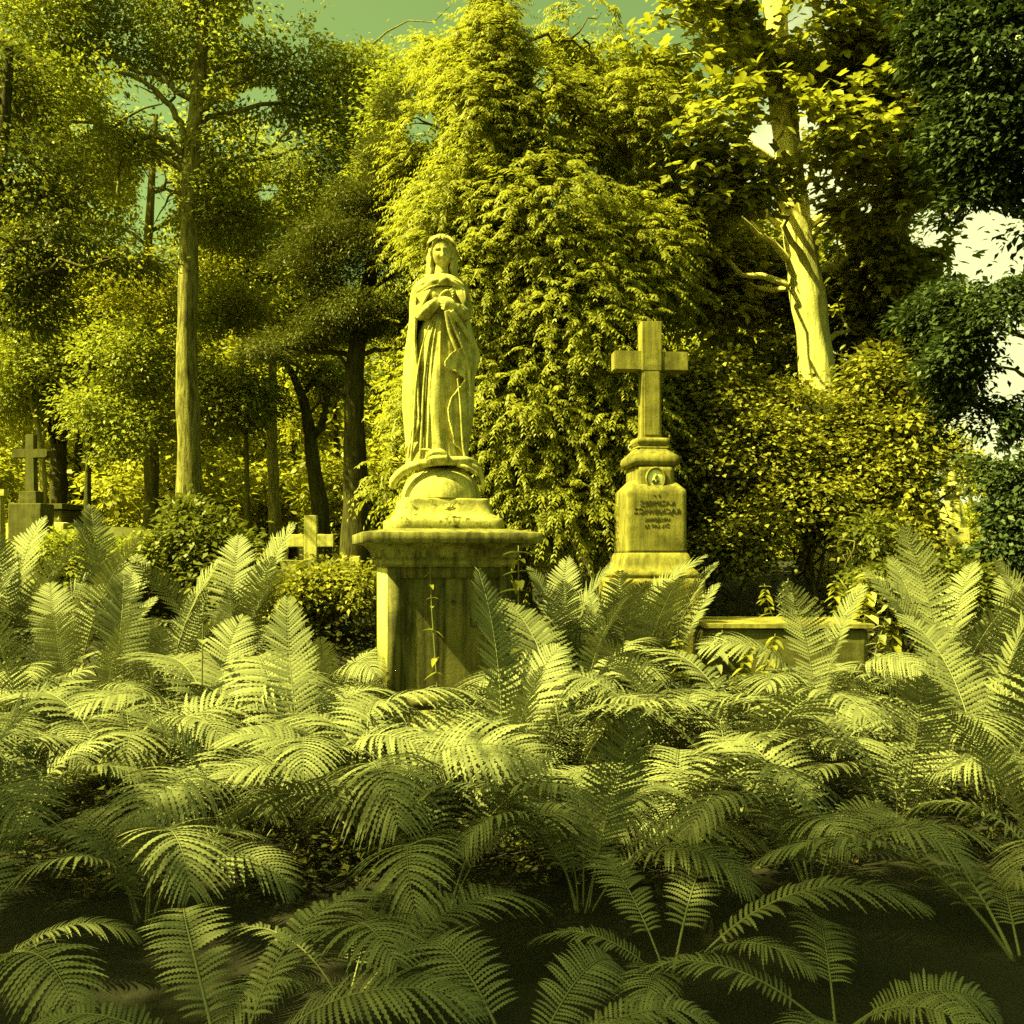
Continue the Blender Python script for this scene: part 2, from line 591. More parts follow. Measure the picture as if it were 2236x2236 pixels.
statue = empty('statue', (SX, SY_, SZ - 0.006), R(4))
tag(statue, 'pale marble statue of a veiled woman in long draped robes, hands at her breast', 'statue')

# --- figure: gown, neck, head, arms, hands as one skin
fb = MB()
fb.loft(gown_rings())
head_mesh(fb)
# viewer's-left arm: elbow bent, hand laid on the breast under the mantle
la = curve_pts([(-.110, .0, 1.585), (-.128, -.05, 1.47), (-.128, -.095, 1.408), (-.080, -.140, 1.43), (-.02, -.155, 1.475)], 28)
fb.tube(la, np.interp(np.linspace(0, 1, len(la)), [0, .3, .5, .8, 1], [.050, .056, .052, .040, .030]), 20, .10, 4)
hand(fb, (-.015, -.152, 1.478), (.86, -.04, .50), (-.45, -.25, .85), 0.8, .45)
# viewer's-right arm: hand gathering the mantle at the waist
ra = curve_pts([(.112, .0, 1.585), (.138, -.04, 1.48), (.140, -.092, 1.412), (.118, -.145, 1.408), (.098, -.172, 1.42)], 28)
fb.tube(ra, np.interp(np.linspace(0, 1, len(ra)), [0, .3, .5, .8, 1], [.050, .056, .052, .042, .030]), 20, .10, 4)
hand(fb, (.092, -.186, 1.428), (-.95, -.18, .12), (.1, -.35, .95), 1.0, 1.0)
# sleeve folds
for q in range(6):
    t = q / 5
    p0 = np.array((-.06 - .02 * q, -.118, 1.575 - .012 * q)); p1 = np.array((-.145 + .018 * q, -.135 + .002 * q, 1.385 + .005 * q))
    c = curve_pts([p0, (p0 + p1) / 2 + np.array((-.012, -.022, -.01)), p1], 14)
    fb.tube(c, .011, 8)
for q in range(4):
    p0 = np.array((.07 + .025 * q, -.115, 1.58 - .01 * q)); p1 = np.array((.165 - .012 * q, -.128, 1.40 + .01 * q))
    c = curve_pts([p0, (p0 + p1) / 2 + np.array((.012, -.02, -.01)), p1], 14)
    fb.tube(c, .010, 8)
# folds radiating from the waist
for q, x1 in enumerate((-.165, -.115, -.075, -.015)):
    c = curve_pts([(-.045 + .014 * q, -.126, 1.40), (x1 * .7, -.150, 1.22), (x1, -.160, .95), (x1 * 1.05 - .01, -.170, .62), (x1 * 1.15 - .01, -.178, .44)], 24)
    fb.tube(c - np.array([0, -.006, 0]), np.linspace(.004, .010, len(c)), 8)
# a foot showing under the hem
c = curve_pts([(-.075, -.14, .44), (-.08, -.21, .432), (-.085, -.245, .425)], 8)
fb.tube(c, np.linspace(.035, .018, len(c)), 12)
figure = remeshed(fb, 'figure', M_marble, .0042, statue, 1)

# --- mantle: a thick sheet wrapped round the back, closed at the throat, open in front
mt = [(.41, -.033, .197, .195), (.43, -.033, .197, .195), (.56, -.033, .203, .195), (.74, -.026, .226, .190), (.82, -.025, .232, .186), (1.02, -.018, .232, .178), (1.14, .002, .244, .172), (1.29, -.006, .214, .166),
      (1.39, -.012, .196, .160), (1.5, -.009, .198, .150), (1.575, -.008, .186, .138), (1.62, -.006, .168, .120), (1.65, -.005, .135, .100), (1.672, -.004, .088, .078)]
xl_t = [(635, 957), (640, 938), (648, 924), (658, 914), (692, 911), (800, 913), (890, 917), (920, 919), (940, 908), (960, 899), (980, 892), (1013, 884)]
xr_t = [(635, 985), (640, 1000), (650, 1015), (664, 1027), (690, 1026), (696, 1003), (715, 998), (745, 1004), (768, 1006), (780, 984), (800, 970), (812, 972), (822, 1000), (832, 1012), (850, 1004), (875, 984), (900, 977), (923, 979), (950, 986), (970, 992), (990, 1004), (1013, 1018)]
nz, nu = 420, 260
zs = np.linspace(.41, 1.672, nz)
cx, am, bm = sm_tab(zs, mt)
pys = 1155 - zs * 330
xl = np.interp(pys, [t[0] for t in xl_t], [t[1] for t in xl_t])
xr = np.interp(pys, [t[0] for t in xr_t], [t[1] for t in xr_t])
ker = np.ones(7) / 7
xl = np.convolve(np.pad(xl, 3, 'edge'), ker, 'valid'); xr = np.convolve(np.pad(xr, 3, 'edge'), ker, 'valid')
thL = np.arcsin(np.clip(((xl - 965) / 330 - cx) / am, -.98, .98))
thR = np.arcsin(np.clip(((xr - 965) / 330 - cx) / am, -.98, .98))
closed = zs > (1155 - 634) / 330
mid_close = np.arcsin(np.clip((.02 - cx) / am, -.9, .9))
thL = np.where(closed, mid_close, thL); thR = np.where(closed, mid_close, thR)
outer, inner = [], []
u = np.linspace(0, 1, nu)
for i in range(nz):
    th = thR[i] + (2 * PI + thL[i] - thR[i]) * u
    z = zs[i]
    A = .009 * np.interp(z, [.41, .8, 1.3, 1.5, 1.72], [1.4, 1.0, .9, .6, .3])
    f = .6 * fold_wave(th, 15, 1.5 * math.sin(z * 1.7)) + .5 * np.sin(8 * th + z * 1.2) + .3 * np.sin(25 * th + 2 * z)
    e = np.exp(-u / .018) + np.exp(-(1 - u) / .018)
    lip = .013 * e * (0 if closed[i] else 1)
    # bunch of cloth across the collar bones, running to the clasp
    br = 0
    if z > 1.54:
        fr = np.clip(np.cos(th), 0, 1) ** 1.5
        xx = cx[i] + am[i] * np.sin(th)
        arc = z - (1.60 - 2.2 * (xx - .005) ** 2)
        br = fr * (.016 * np.exp(-((arc) / .014) ** 2) + .013 * np.exp(-((arc - .035) / .011) ** 2) + .010 * np.exp(-((arc - .065) / .010) ** 2) - .008 * np.exp(-((arc - .018) / .006) ** 2))
    r = A * f + lip + br
    x = cx[i] + (am[i] + r) * np.sin(th); y = -(bm[i] + r) * np.cos(th)
    outer.append(np.stack([x, y, np.full_like(x, z)], -1))
    tk = .020
    x = cx[i] + (am[i] + r - tk) * np.sin(th); y = -(bm[i] + r - tk) * np.cos(th)
    inner.append(np.stack([x, y, np.full_like(x, z)], -1))
outer, inner = np.array(outer), np.array(inner)
mm = MB()
strip = np.concatenate([outer, inner[:, ::-1]], 1)      # a closed ring per row: outside then back along the inside
mm.loft(strip, caps=False)
# close bottom and top between outer and inner rows
for row in (0, -1):
    o_, i_ = outer[row], inner[row]
    V = np.concatenate([o_, i_]); n = len(o_)
    k = np.arange(n - 1)
    mm.add(V, np.stack([k, k + 1, k + 1 + n, k + n], -1))
# rolled folds of the gathered cloth
for pts, r0, r1 in (
        ([(.06, -.195, 1.40), (.115, -.175, 1.33), (.175, -.135, 1.24), (.225, -.07, 1.15)], .020, .010),
        ([(.04, -.195, 1.405), (.08, -.172, 1.30), (.130, -.152, 1.19), (.170, -.128, 1.06), (.185, -.118, .86)], .018, .010),
        ([(.03, -.192, 1.40), (.05, -.172, 1.28), (.085, -.162, 1.18), (.118, -.155, 1.13)], .017, .010),
        ([(.10, -.178, .97), (.115, -.172, .85), (.125, -.170, .70), (.135, -.168, .55), (.15, -.162, .45)], .006, .010),
        ([(-.150, -.150, .80), (-.145, -.158, .70), (-.170, -.150, .62), (-.205, -.130, .54), (-.215, -.120, .46)], .010, .012),
        ([(-.015, -.135, 1.615), (-.07, -.130, 1.598), (-.125, -.100, 1.555), (-.150, -.095, 1.49), (-.157, -.100, 1.42)], .016, .011),
        ([(.035, -.135, 1.612), (.09, -.122, 1.59), (.140, -.095, 1.545), (.178, -.070, 1.49), (.185, -.07, 1.44)], .016, .011)):
    c = curve_pts(pts, 40)
    mm.tube(c, np.linspace(r0, r1, len(c)), 10)
# knot of cloth at the throat
for q in range(5):
    a = q * 1.25
    c = curve_pts([(.01 + .04 * math.cos(a), -.125, 1.61 + .022 * math.sin(a)), (.012, -.150, 1.612), (.012 - .04 * math.cos(a), -.125, 1.61 - .022 * math.sin(a))], 10)
    mm.tube(c, .014, 8)
mantle = remeshed(mm, 'mantle', M_marble, .0045, statue, 1)

# --- veil
vb = MB()
vz = np.concatenate([np.linspace(1.56, 1.86, 80), np.linspace(1.864, 1.948, 50)])
va, vb_ = sm_tab(vz, [(1.56, .10, .09), (1.66, .094, .088), (1.75, .094, .098), (1.84, .100, .112), (1.875, .096, .113), (1.905, .080, .100), (1.93, .054, .072), (1.948, .008, .010)])
vop = np.interp(vz, [1.56, 1.80, 1.848, 1.868, 1.888, 1.900, 1.905], [1.75, 1.80, 1.62, .95, .45, .12, .0])
vcy = np.interp(vz, [1.56, 1.7, 1.85, 1.948], [.045, .03, -.006, -.010])
rows = []
for i in range(len(vz)):
    th = vop[i] + (2 * PI - 2 * vop[i]) * np.linspace(0, 1, 140)
    r = .004 * np.sin(9 * th + 6 * vz[i]) + .0035 * np.sin(60 * (vz[i]) + 3 * np.cos(th))
    lip = .010 * (np.exp(-np.linspace(0, 1, 140) / .03) + np.exp(-(1 - np.linspace(0, 1, 140)) / .03)) * (1 if vop[i] > .05 else 0)
    o_ = np.stack([-.003 + (va[i] + r + lip) * np.sin(th), vcy[i] - (vb_[i] + r + lip) * np.cos(th), np.full_like(th, vz[i])], -1)
    q_ = max(.2, 1 - .014 / max(va[i], .016))
    i_ = np.stack([-.003 + (va[i] + r + lip) * q_ * np.sin(th), vcy[i] - (vb_[i] + r + lip) * q_ * np.cos(th), np.full_like(th, vz[i])], -1)
    rows.append(np.concatenate([o_, i_[::-1]]))
vb.loft(np.array(rows), caps=False)
n = 140
V = np.concatenate([rows[0][:n], rows[0][n:][::-1]]); k = np.arange(n - 1)
vb.add(V, np.stack([k, k + 1, k + 1 + n, k + n], -1))
vb.loft([[tuple(np.array((-.003, -.010, 1.944)) + np.array((math.cos(a) * .014, math.sin(a) * .016, dz))) for a in np.linspace(0, 2 * PI, 12, endpoint=False)] for dz in (-.006, .004)])
veil = remeshed(vb, 'veil', M_marble, .0045, statue, 1)

# --- hair under the veil
hb = MB()
for s in (-1, 1):
    for q in range(5):
        o = q * .010
        c = curve_pts([(s * .004 - .003, -.108 - .0 * q, 1.893 + o * .4), (s * .036, -.098 + o * .6, 1.885 + o * .3), (s * (.058 + o * .35), -.068 + o * 1.2, 1.852), (s * (.066 + o * .5), -.035 + o * 1.4, 1.80),
                       (s * (.066 + .5 * o), -.012 + o * 1.2, 1.745), (s * (.068 + o * .7), .004 + o * .8, 1.69), (s * (.074 + o), .01 + o, 1.64)], 40)
        w = .0035 * np.sin(np.arange(len(c)) * .9 + q)
        c[:, 0] += s * w
        hb.tube(c, np.interp(np.linspace(0, 1, len(c)), [0, .3, .7, 1], [.010, .015, .017, .012]), 9)
hair = remeshed(hb, 'hair', M_marble, .0042, statue, 1)

# --- globe
gb = MB()
rings = []
for te in np.linspace(0.02, PI * .5, 50):
    s, c = math.sin(te), math.cos(te)
    ph = np.linspace(0, 2 * PI, 90, endpoint=False)
    e = .262 * s ** .68
    rings.append(np.stack([-.005 + e * np.sin(ph), -.262 / .262 * e * np.cos(ph), np.full_like(ph, .196 + .212 * c)], -1))
gb.loft(rings[::-1])
globe = gb.build('globe', M_marble, statue, True)

# --- serpent
sb = MB()
c = curve_pts([(-.325, -.15, .262), (-.305, -.165, .315), (-.262, -.180, .362), (-.205, -.19, .396), (-.13, -.198, .418), (-.05, -.205, .430), (.06, -.202, .438), (.15, -.180, .442), (.205, -.13, .428), (.235, -.06, .40), (.25, .03, .36), (.20, .15, .33)], 90)
t = np.linspace(0, 1, len(c))
sb.tube(c, np.interp(t, [0, .08, .3, .7, 1], [.012, .028, .029, .026, .012]), 18, .02, 3)
# tail crossing the globe on the right
c = curve_pts([(.14, -.17, .43), (.20, -.170, .405), (.245, -.15, .37), (.265, -.14, .31), (.270, -.135, .25)], 24)
sb.tube(c, np.linspace(.024, .010, len(c)), 12)
c = curve_pts([(.10, -.20, .415), (.16, -.205, .395), (.215, -.19, .365), (.240, -.18, .345)], 20)
sb.tube(c, np.linspace(.016, .008, len(c)), 10)
# head raised on the coil with open jaws
c = curve_pts([(-.10, -.205, .435), (-.088, -.225, .460), (-.05, -.232, .487), (-.01, -.232, .489), (.022, -.228, .467), (.035, -.22, .437)], 30)
sb.tube(c, np.interp(np.linspace(0, 1, len(c)), [0, .25, .6, 1], [.010, .020, .024, .022]), 14)
c = curve_pts([(-.145, -.215, .507), (-.10, -.225, .505), (-.06, -.228, .492), (-.01, -.23, .480)], 16)
sb.tube(c, np.linspace(.004, .022, len(c)), 12)
c = curve_pts([(-.085, -.232, .444), (-.05, -.240, .450), (.0, -.236, .452), (.03, -.23, .452)], 14)
sb.tube(c, np.linspace(.014, .026, len(c)), 12)
serpent = remeshed(sb, 'serpent', M_marble, .0045, statue, 1)


def rect_ring(hx, hy, z, ch=0.0, M=None, n=1):
    """rectangle ring with small chamfered corners"""
    c = min(ch, hx * .9, hy * .9)
    p = [(-hx + c, -hy, z), (hx - c, -hy, z), (hx, -hy + c, z), (hx, hy - c, z), (hx - c, hy, z), (-hx + c, hy, z), (-hx, hy - c, z), (-hx, -hy + c, z)]
    if M is not None: p = [tuple(M @ Vector(q)) for q in p]
    return p


def subdiv_profile(prof, step=0.02):
    out = [prof[0]]
    for a, b in zip(prof[:-1], prof[1:]):
        d = math.dist(a, b)
        k = max(1, int(d / step))
        for j in range(1, k + 1):
            out.append(tuple(a[q] + (b[q] - a[q]) * j / k for q in range(len(a))))
    return out


def profile_block(prof, name, mat, parent, ch=.006, ratio=1.0, rough=0.003, rz=0.0, nside=14, bev=True):
    """stacked rectangular rings following (half width, z); worn edges"""
    mb = MB()
    rings = []
    for hw, z in subdiv_profile(prof, .03):
        hx, hy = hw, hw * ratio
        c = ch
        pts = []
        cor = [(-hx + c, -hy), (hx - c, -hy), (hx, -hy + c), (hx, hy - c), (hx - c, hy), (-hx + c, hy), (-hx, hy - c), (-hx, -hy + c)]
        for a, b, k in zip(cor, cor[1:] + cor[:1], (nside, 1) * 4):
            for j in range(k):
                pts.append((a[0] + (b[0] - a[0]) * j / k, a[1] + (b[1] - a[1]) * j / k, z))
        pts = np.array(pts)
        w = wob(pts, 9.0, 1.0) * rough + wob(pts, 27.0, 2.0) * rough * .5
        pts[:, :2] *= 1 + (w / max(hx, .05))[:, None]
        rings.append(pts)
    mb.loft(rings)
    o = mb.build(name, mat, parent)
    o.rotation_euler = (0, 0, rz)
    return o


pl = profile_block([(h * .9, z) for h, z in [(.385, -.018), (.402, 0), (.400, .045), (.392, .068), (.362, .078), (.345, .088), (.330, .110), (.318, .140), (.310, .168), (.312, .184), (.306, .196), (.15, .203)]], 'plinth', M_plinth, statue, .035, .92)
pl.rotation_euler = (0, 0, ROT_P - R(4))
# carved leaf boss in the middle of the plinth
bb = MB()
for q in range(5):
    a = R(-70 + 35 * q)
    c = curve_pts([(0, -.305, .118), (math.sin(a) * .02, -.322, .118 + math.cos(a) * .02), (math.sin(a) * .045, -.312, .118 + math.cos(a) * .04)], 8)
    bb.tube(c, np.interp(np.linspace(0, 1, len(c)), [0, .5, 1], [.006, .010, .003]), 8)
boss = bb.build('carved_leaf', M_marble, statue, True)
boss.rotation_euler = (0, 0, ROT_P - R(4))

# --- pedestal
gz = float(ground_z(SX, SY_))
ped = empty('pedestal', (SX - .003, SY_, gz), ROT_P)
tag(ped, 'square stone pedestal with a dark stained cornice slab, carrying the veiled woman statue', 'pedestal')
top = SZ - gz
D0 = top
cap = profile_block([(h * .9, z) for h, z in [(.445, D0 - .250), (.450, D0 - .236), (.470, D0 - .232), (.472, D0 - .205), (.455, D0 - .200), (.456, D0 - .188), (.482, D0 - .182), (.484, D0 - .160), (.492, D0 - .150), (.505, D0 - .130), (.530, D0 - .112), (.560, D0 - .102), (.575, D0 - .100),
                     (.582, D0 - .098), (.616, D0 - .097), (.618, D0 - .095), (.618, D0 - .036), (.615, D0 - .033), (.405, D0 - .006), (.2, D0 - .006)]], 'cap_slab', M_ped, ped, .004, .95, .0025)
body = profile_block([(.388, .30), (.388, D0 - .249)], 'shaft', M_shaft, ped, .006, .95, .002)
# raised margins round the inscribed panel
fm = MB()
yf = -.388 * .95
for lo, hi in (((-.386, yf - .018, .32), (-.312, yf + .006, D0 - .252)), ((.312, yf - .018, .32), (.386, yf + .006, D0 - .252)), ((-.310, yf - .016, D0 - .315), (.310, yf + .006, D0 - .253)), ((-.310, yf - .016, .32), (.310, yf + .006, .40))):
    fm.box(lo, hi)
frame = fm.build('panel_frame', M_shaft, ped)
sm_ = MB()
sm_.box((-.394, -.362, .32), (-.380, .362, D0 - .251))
sm_.build('sunlit_side_panel', M_pale, ped)  # paler plate standing in for sunlight on the left face
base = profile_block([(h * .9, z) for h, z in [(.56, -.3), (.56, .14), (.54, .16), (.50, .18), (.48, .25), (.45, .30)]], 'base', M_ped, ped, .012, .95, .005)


def text_part(txt, size, loc, parent, name, mat, depth=.002, mirror=False, rot=(PI / 2, 0, 0)):
    cu = bpy.data.curves.new('tmp', 'FONT')
    cu.body = txt; cu.size = size; cu.align_x = 'CENTER'; cu.align_y = 'CENTER'; cu.extrude = depth
    cu.space_character = 1.12
    o = bpy.data.objects.new('tmp', cu)
    col.objects.link(o)
    dg = bpy.context.evaluated_depsgraph_get(); dg.update()
    me = bpy.data.meshes.new_from_object(o.evaluated_get(dg))
    bpy.data.objects.remove(o)
    me.materials.clear(); me.materials.append(mat)
    me.name = name
    me.transform(Matrix.Translation(loc) @ Matrix.Rotation(rot[0], 4, 'X') @ Matrix.Scale(-1 if mirror else 1, 4, (1, 0, 0)))
    if mirror: me.flip_normals()
    return link(bpy.data.objects.new(name, me), parent)


text_part('UL', .085, (.175, yf - .004, D0 - .60), ped, 'lettering', M_letter, .004)
for x, z, r in ((.19, D0 - .455, .018), (.02, D0 - .465, .014), (-.27, D0 - .465, .014)):
    pb = MB()
    ang = np.linspace(0, 2 * PI, 16, endpoint=False)
    rings = [[(x + math.cos(a) * rr, yf + yy, z + math.sin(a) * rr) for a in ang] for rr, yy in ((r, .004), (r, -.006), (r * .62, -.006), (r * .55, -.0025))]
    pb.loft(rings)
    pb.build('letter_stud', M_letter, ped, False)
# ------------------------------------------------------------------ ground
xs = np.concatenate([np.linspace(-120, -14, 24)[:-1], np.linspace(-14, 14, 120), np.linspace(14, 120, 24)[1:]])
ys = np.concatenate([np.linspace(-40, 0, 20)[:-1], np.linspace(0, 20, 110), np.linspace(20, 260, 40)[1:]])
X, Y = np.meshgrid(xs, ys)
Z = ground_z(X, Y) + 0.02 * np.sin(X * 5.1 + Y) * np.sin(Y * 4.3)
V = np.stack([X, Y, Z], -1).reshape(-1, 3)
idx = np.arange(V.shape[0]).reshape(X.shape)
Fq = np.stack([idx[:-1, :-1], idx[:-1, 1:], idx[1:, 1:], idx[1:, :-1]], -1).reshape(-1, 4)
gmt, gnt, gout = new_mat('forest_soil')
gtc = gnt.nodes.new('ShaderNodeTexCoord')
gc_ = ramp(gnt, noise(gnt, gtc.outputs['Object'], 1.6, 8, 0.7), [(.35, (.006, .006, .003)), (.65, (.018, .017, .007))])
gc_ = mixc(gnt, .8, gc_, ramp(gnt, noise(gnt, gtc.outputs['Object'], 30, 5, .7), [(.3, (.5, .5, .5)), (.7, (1, 1, 1))]), 'MULTIPLY')
gp = gnt.nodes.new('ShaderNodeBsdfPrincipled')
gp.inputs['Roughness'].default_value = .95
gnt.links.new(gc_, gp.inputs['Base Color'])
gb_ = gnt.nodes.new('ShaderNodeBump'); gb_.inputs['Distance'].default_value = .03
gnt.links.new(noise(gnt, gtc.outputs['Object'], 24, 6, .7), gb_.inputs['Height'])
gnt.links.new(gb_.outputs[0], gp.inputs['Normal'])
gnt.links.new(gp.outputs[0], gout.inputs[0])
tag(link(bpy.data.objects.new('ground', mesh_np('ground', V, Fq, gmt, True))), 'dark leafy forest soil', None, None, 'structure')
# ------------------------------------------------------------------ tall cross monument on the right
YC = 8.6
KC = F / YC
gc = P(1437, HZ, YC)
gz = float(ground_z(gc.x, YC))
cm = empty('cross_monument', (gc.x - .035, YC + .27, gz), R(6))
tag(cm, 'tall yellow-brown stone cross on a stepped inscribed block with an oval portrait', 'gravestone')


def zc(py):
    return EYE + (HZ - py) / KC - gz


def worn_box(name, lo, hi, mat, parent, rough=.003, nx=8):
    """box with a slightly uneven weathered surface and softened corners"""
    bm = bmesh.new()
    r = bmesh.ops.create_cube(bm, size=1)
    S = [hi[i] - lo[i] for i in range(3)]
    for v in bm.verts:
        v.co = Vector([lo[i] + (v.co[i] + .5) * S[i] for i in range(3)])
    bmesh.ops.bevel(bm, geom=bm.edges[:], offset=min(S) * .05, segments=2, affect='EDGES', profile=.6)
    bmesh.ops.subdivide_edges(bm, edges=[e for e in bm.edges if e.calc_length() > min(S) * .5], cuts=nx, use_grid_fill=True)
    V = np.array([v.co[:] for v in bm.verts])
    d = wob(V, 11, .4) * rough + wob(V, 29, 1.4) * rough * .6
    bm.normal_update()
    for v, k in zip(bm.verts, d):
        v.co += v.normal * k
    me = bpy.data.meshes.new(name)
    bm.to_mesh(me); bm.free()
    me.materials.append(mat)
    return link(bpy.data.objects.new(name, me), parent)


# cross itself (one carved piece): shaft, head and arms
cb = bmesh.new()
zt, zb = zc(691), zc(951)
za, zd = zc(756), zc(799)
hw, hd = .086, .074
def bxm(bm, lo, hi):
    r = bmesh.ops.create_cube(bm, size=1)
    for v in r['verts']:
        v.co = Vector([lo[i] + (v.co[i] + .5) * (hi[i] - lo[i]) for i in range(3)])
    return r['verts']
V2 = [(-hw * 1.08, zb), (hw * 1.08, zb), (hw, zd), (.338, zd), (.338, za), (hw, za), (hw, zt), (-hw, zt), (-hw, za), (-.338, za), (-.338, zd), (-hw, zd)]
f_ = [cb.verts.new((x, -hd, z)) for x, z in V2]
b_ = [cb.verts.new((x, hd, z)) for x, z in V2]
cb.faces.new(f_); cb.faces.new(b_[::-1])
for i in range(12):
    j = (i + 1) % 12
    cb.faces.new((f_[j], f_[i], b_[i], b_[j]))
bmesh.ops.recalc_face_normals(cb, faces=cb.faces[:])
bmesh.ops.bevel(cb, geom=cb.edges[:], offset=.008, segments=2, affect='EDGES')
me = bpy.data.meshes.new('cross'); cb.to_mesh(me); cb.free(); me.materials.append(M_cross)
crs = link(bpy.data.objects.new('cross', me), cm)
# the cross timber look: proud front panel on the shaft and the head block
worn_box('shaft_panel', (-.068, -hd - .012, zb + .03), (.068, -hd + .02, zd - .012), M_cross, cm, .002)
worn_box('head_block', (-hw - .006, -hd - .010, zd - .006), (hw + .006, hd + .006, zt + .006), M_cross, cm, .003)
DZ = lambda p: [(h, zc(py)) for h, py in p]
profile_block(DZ([(.150, 975), (.146, 972), (.130, 970), (.130, 967), (.150, 963), (.152, 957), (.146, 952), (.10, 950)]), 'collar', M_cross, cm, .012, .95, .002)
profile_block(DZ([(.20, 1016), (.222, 1012), (.232, 1004), (.226, 996), (.205, 990), (.175, 984), (.150, 978), (.146, 974), (.1, 973)]), 'torus_moulding', M_cross, cm, .03, .95, .002)
profile_block(DZ([(.178, 1070), (.176, 1018), (.12, 1015)]), 'portrait_block', M_cross, cm, .03, 1.18, .002)
profile_block(DZ([(.268, 1208), (.266, 1073), (.258, 1068), (.170, 1044), (.1, 1044)]), 'inscription_block', M_cross, cm, .010, .98, .003)
profile_block(DZ([(.36, 1262), (.36, 1252), (.34, 1246), (.315, 1240), (.305, 1232), (.300, 1222), (.285, 1212), (.27, 1207), (.2, 1206)]), 'base_moulding', M_cross, cm, .01, .98, .003)
profile_block(DZ([(.40, 1480), (.40, 1290), (.395, 1266), (.35, 1262)]), 'base_step', M_cross, cm, .012, .98, .004)
# oval portrait
yf = -.176 * 1.18


def oval(name, rx, rz, y0, y1, mat, parent, c=(0, 0), inner=None):
    mb = MB()
    a = np.linspace(0, 2 * PI, 40, endpoint=False)
    if inner:
        prof = [(1, y0), (1, y1), ((1 + inner) / 2, y1 - .004), (inner, y1), (inner, y0)]
        rings = [np.stack([c[0] + rx * s * np.cos(a), np.full(40, y), c[1] + rz * s * np.sin(a)], -1) for s, y in prof]
        mb.loft(rings, caps=False)
    else:
        rings = [np.stack([c[0] + rx * s * np.cos(a), np.full(40, y), c[1] + rz * s * np.sin(a)], -1) for s, y in ((1, y0), (1, y1 + .002), (.9, y1), (.02, y1 - .004))]
        mb.loft(rings)
    return mb.build(name, mat, parent, True)


cz = zc(1044)
oval('portrait_frame', .092, .106, yf + .006, yf - .014, M_cross, cm, (0, cz), .80)
pt = oval('portrait', .073, .086, yf + .004, yf - .004, M_enamel, cm, (0, cz))
mb = MB()
yy = yf - .0115
mb.add([(-.034, yy, cz - .035), (.034, yy, cz - .035), (.036, yy, cz - .022), (.014, yy, cz - .006), (.0, yy, cz - .034), (-.014, yy, cz - .006), (-.036, yy, cz - .022), (.02, yy, cz - .050), (-.02, yy, cz - .050)],
       [(0, 4, 5, 6), (1, 2, 3, 4)], [(0, 8, 4), (8, 7, 4), (7, 1, 4)])
suit = mb.build('portrait_suit', M_letter, pt)
hd_ = oval('portrait_head', .018, .025, yy + .001, yy - .001, M_enamel_grey, pt, (0, cz + .020))
for txt, py, size in (('Ś   P', 1083, .026), ('KAZIMIERZ', 1098.5, .057), ('RĄCKIEWICZ', 1116, .063), ('URZĘDNIK', 1134, .042), ('ŻYŁ LAT 24', 1148.5, .040)):
    text_part(txt, size, (0, -.268 * .98 - .0015, zc(py)), cm, 'inscription', M_letter, .002, True)

# ------------------------------------------------------------------ dark cross on a block, left edge
YL = 14.0
KL = F / YL
gl = P(46, HZ, YL)
gz = float(ground_z(gl.x, YL))
lm = empty('cross_gravestone', (gl.x, YL + .3, gz), R(-3))
tag(lm, 'dark grey stone cross standing on a plain block at the left edge of the graveyard', 'gravestone')
zl = lambda py: EYE + (HZ - py) / KL - gz
mb = bmesh.new()
h = .066
za, zd, zt, zb = zl(976), zl(996), zl(943), zl(1071)
V2 = [(-h * 1.15, zb), (h * 1.15, zb), (h, zd), (.235, zd), (.265, zd + .03), (.265, za - .03), (.235, za), (h, za), (h, zt), (-h, zt), (-h, za), (-.235, za), (-.265, za - .03), (-.265, zd + .03), (-.235, zd), (-h, zd)]
f_ = [mb.verts.new((x, -.055, z)) for x, z in V2]; b_ = [mb.verts.new((x, .055, z)) for x, z in V2]
mb.faces.new(f_); mb.faces.new(b_[::-1])
for i in range(len(V2)):
    j = (i + 1) % len(V2)
    mb.faces.new((f_[j], f_[i], b_[i], b_[j]))
bmesh.ops.recalc_face_normals(mb, faces=mb.faces[:])
bmesh.ops.bevel(mb, geom=mb.edges[:], offset=.008, segments=2, affect='EDGES')
me = bpy.data.meshes.new('cross'); mb.to_mesh(me); mb.free(); me.materials.append(M_grey)
link(bpy.data.objects.new('cross', me), lm)
worn_box('neck_block', (-.13, -.11, zl(1098)), (.13, .11, zl(1070.5)), M_grey, lm)
worn_box('block', (-.245, -.19, zl(1195)), (.245, .19, zl(1097.5)), M_grey, lm, .004)
worn_box('base', (-.36, -.30, -.2), (.36, .30, zl(1195.5)), M_grey, lm, .004)

g2 = P(2, HZ, 15.5)
o = empty('pale_gravestone', (g2.x - .18, 15.5, float(ground_z(g2.x, 15.5))), R(5))
tag(o, 'pale upright gravestone half out of the picture behind the dark cross', 'gravestone')
kz = lambda py, Y: EYE + (HZ - py) / F * Y - float(ground_z(0, Y))
worn_box('slab', (-.34, -.08, -.1), (.20, .08, kz(1085, 15.5)), M_pale, o, .004)
worn_box('shoulder_stone', (-.26, -.10, kz(1085, 15.5) + .001), (.26, .10, kz(1070, 15.5)), M_pale, o, .004)

g3 = P(118, HZ, 17.5)
o = empty('dark_tomb', (g3.x, 17.5, float(ground_z(g3.x, 17.5))), R(-8))
tag(o, 'low dark box tomb with a pale ledge beside the dark cross', 'tomb')
worn_box('chest', (-.36, -.35, -.1), (.36, .35, kz(1108, 17.5)), M_grey, o, .005)
worn_box('lid', (-.42, -.42, kz(1107.5, 17.5)), (.42, .42, kz(1096, 17.5)), M_grey, o, .005)
worn_box('plinth', (-.6, -.5, -.1), (.5, .5, kz(1136, 17.5)), M_pale, o, .005)

